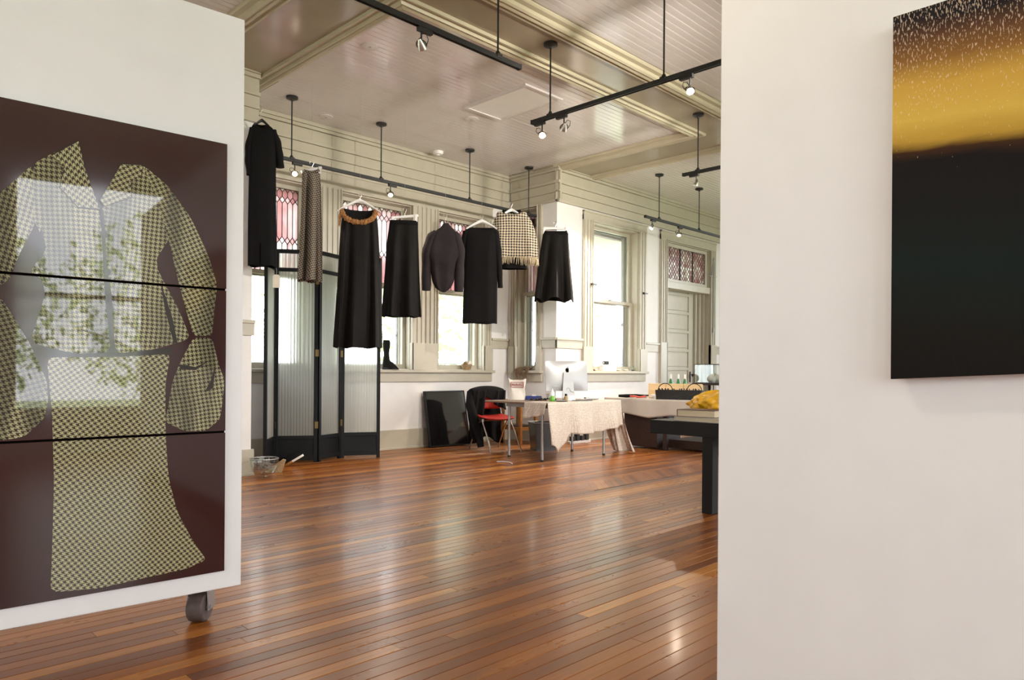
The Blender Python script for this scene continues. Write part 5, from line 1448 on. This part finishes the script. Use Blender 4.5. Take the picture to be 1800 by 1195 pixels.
# porch beyond the clear window
po = tag(empty('porch', (12, 9, -.6)), 'white porch roof with beam and posts outside the clear window', 'porch')
b = MB(); b.box(-3.6, -1.46, 0, 4, 2.2, .25); b.build('deck', plain('deck_grey', (.45, .44, .42), .7), po)
for k in range(24): MB().box(-3.6, -1.46 + k * .155, 3.95, 4, -1.46 + k * .155 + .15, 3.98).build('ceiling_board', M['porch'], po)
MB().box(-3.6, -1.46, 3.99, 4, 2.4, 4.1).build('roof', M['porch'], po)
MB().box(-3.6, 2.05, 3.55, 4, 2.25, 3.95).build('beam', M['porch'], po)
for x in (-3.4, -.4, 2.6): MB().box(x - .09, 2.06, .25, x + .09, 2.24, 3.55).build('post', M['porch'], po, bevel=.01)
for z in (.45, 1.15): MB().box(-3.4, 2.12, z, 4, 2.18, z + .06).build('rail', M['porch'], po)
# chain-link fence
fe = tag(empty('chain_link_fence', (6, 11.5, -.7)), 'galvanised chain-link fence across the garden beyond the bay', 'fence')
b = MB(); s_ = .11
for k in range(-18, 130):
    x = -4 + k * s_
    for sg in (1, -1):
        a = (x, 0, 0) if sg > 0 else (x + 1.9, 0, 0); c = (x + 1.9, 0, 1.9) if sg > 0 else (x, 0, 1.9)
        b.bar(a, c, .007)
tag(b.build('wire_mesh', M['fence'], fe, fix=False), kind='stuff')
for x in range(-4, 11, 2): MB().tube([(x, 0, 0), (x, 0, 2.0)], .03, 10).build('post', M['fence'], fe, smooth=True)
MB().tube([(-6, 0, 1.93), (12, 0, 1.93)], .022, 8).build('top_rail', M['fence'], fe, smooth=True)
def make_tree(label, x, y, h, r, seed):
    t = tag(empty('garden_tree', (x, y, -.7)), label, 'tree', 'garden trees')
    rg = random.Random(seed)
    b = MB(); b.tube([(0, 0, 0), (.1, .05, h * .3), (-.05, 0, h * .6), (.05, .1, h * .9)], [.16, .13, .09, .03], 10)
    for k in range(6):
        a = rg.uniform(0, 6.28); z = h * rg.uniform(.35, .75); b.tube([(0, 0, z), (math.cos(a) * r * .4, math.sin(a) * r * .4, z + .5), (math.cos(a) * r * .8, math.sin(a) * r * .8, z + .8)], [.06, .04, .015], 6)
    b.build('trunk', M['bark'], t, smooth=True)
    b = MB()
    for k in range(1500):
        a, c = rg.uniform(0, 6.28), rg.uniform(-1, 1); rr = r * rg.uniform(.3, 1) ** .4
        q = math.sqrt(1 - c * c)
        p = Vector((rr * q * math.cos(a), rr * q * math.sin(a), h * .68 + rr * c * 1.1)); s_ = rg.uniform(.08, .17)
        u = Vector((rg.uniform(-1, 1), rg.uniform(-1, 1), rg.uniform(-1, 1))).normalized(); w = u.cross(Vector((rg.uniform(-1, 1), .3, 1))).normalized()
        i = [b.pt(p - u * s_), b.pt(p + w * s_ * .5), b.pt(p + u * s_), b.pt(p - w * s_ * .5)]; b.face(*i)
    tag(b.build('crown', M['leaf'], t, fix=False), kind='stuff')
for k, (x, y, hh, r_) in enumerate(((1.0, 18, 6, 2.4), (5.2, 15.2, 4.4, 1.9), (9.0, 20.5, 7, 2.8), (12.5, 15.4, 4.6, 2.0), (17.5, 19.5, 7.5, 3.0), (-4, 15, 6, 2.4), (24, 16.5, 6, 2.5),
                                    (.4, -11, 4.2, 1.7), (4.4, -14.5, 5, 2.2), (-5, -13, 6.5, 2.5), (10, -13, 6, 2.4), (-13, 0, 6, 2.4))):
    make_tree(('leafy tree beyond the fence at the left of the bay', 'low leafy tree beyond the fence opposite the screen', 'tall leafy tree beyond the fence opposite the corner', 'low leafy tree beyond the porch', 'tall leafy tree far right beyond the porch', 'leafy tree beyond the fence far left', 'leafy tree farthest right in the garden',
               'leafy tree outside the back windows reflected in the prints', 'taller leafy tree outside the back windows', 'leafy tree outside the back windows at left', 'leafy tree outside the back windows at right', 'leafy tree outside the left end windows')[k], x, y, hh, r_, 40 + k)
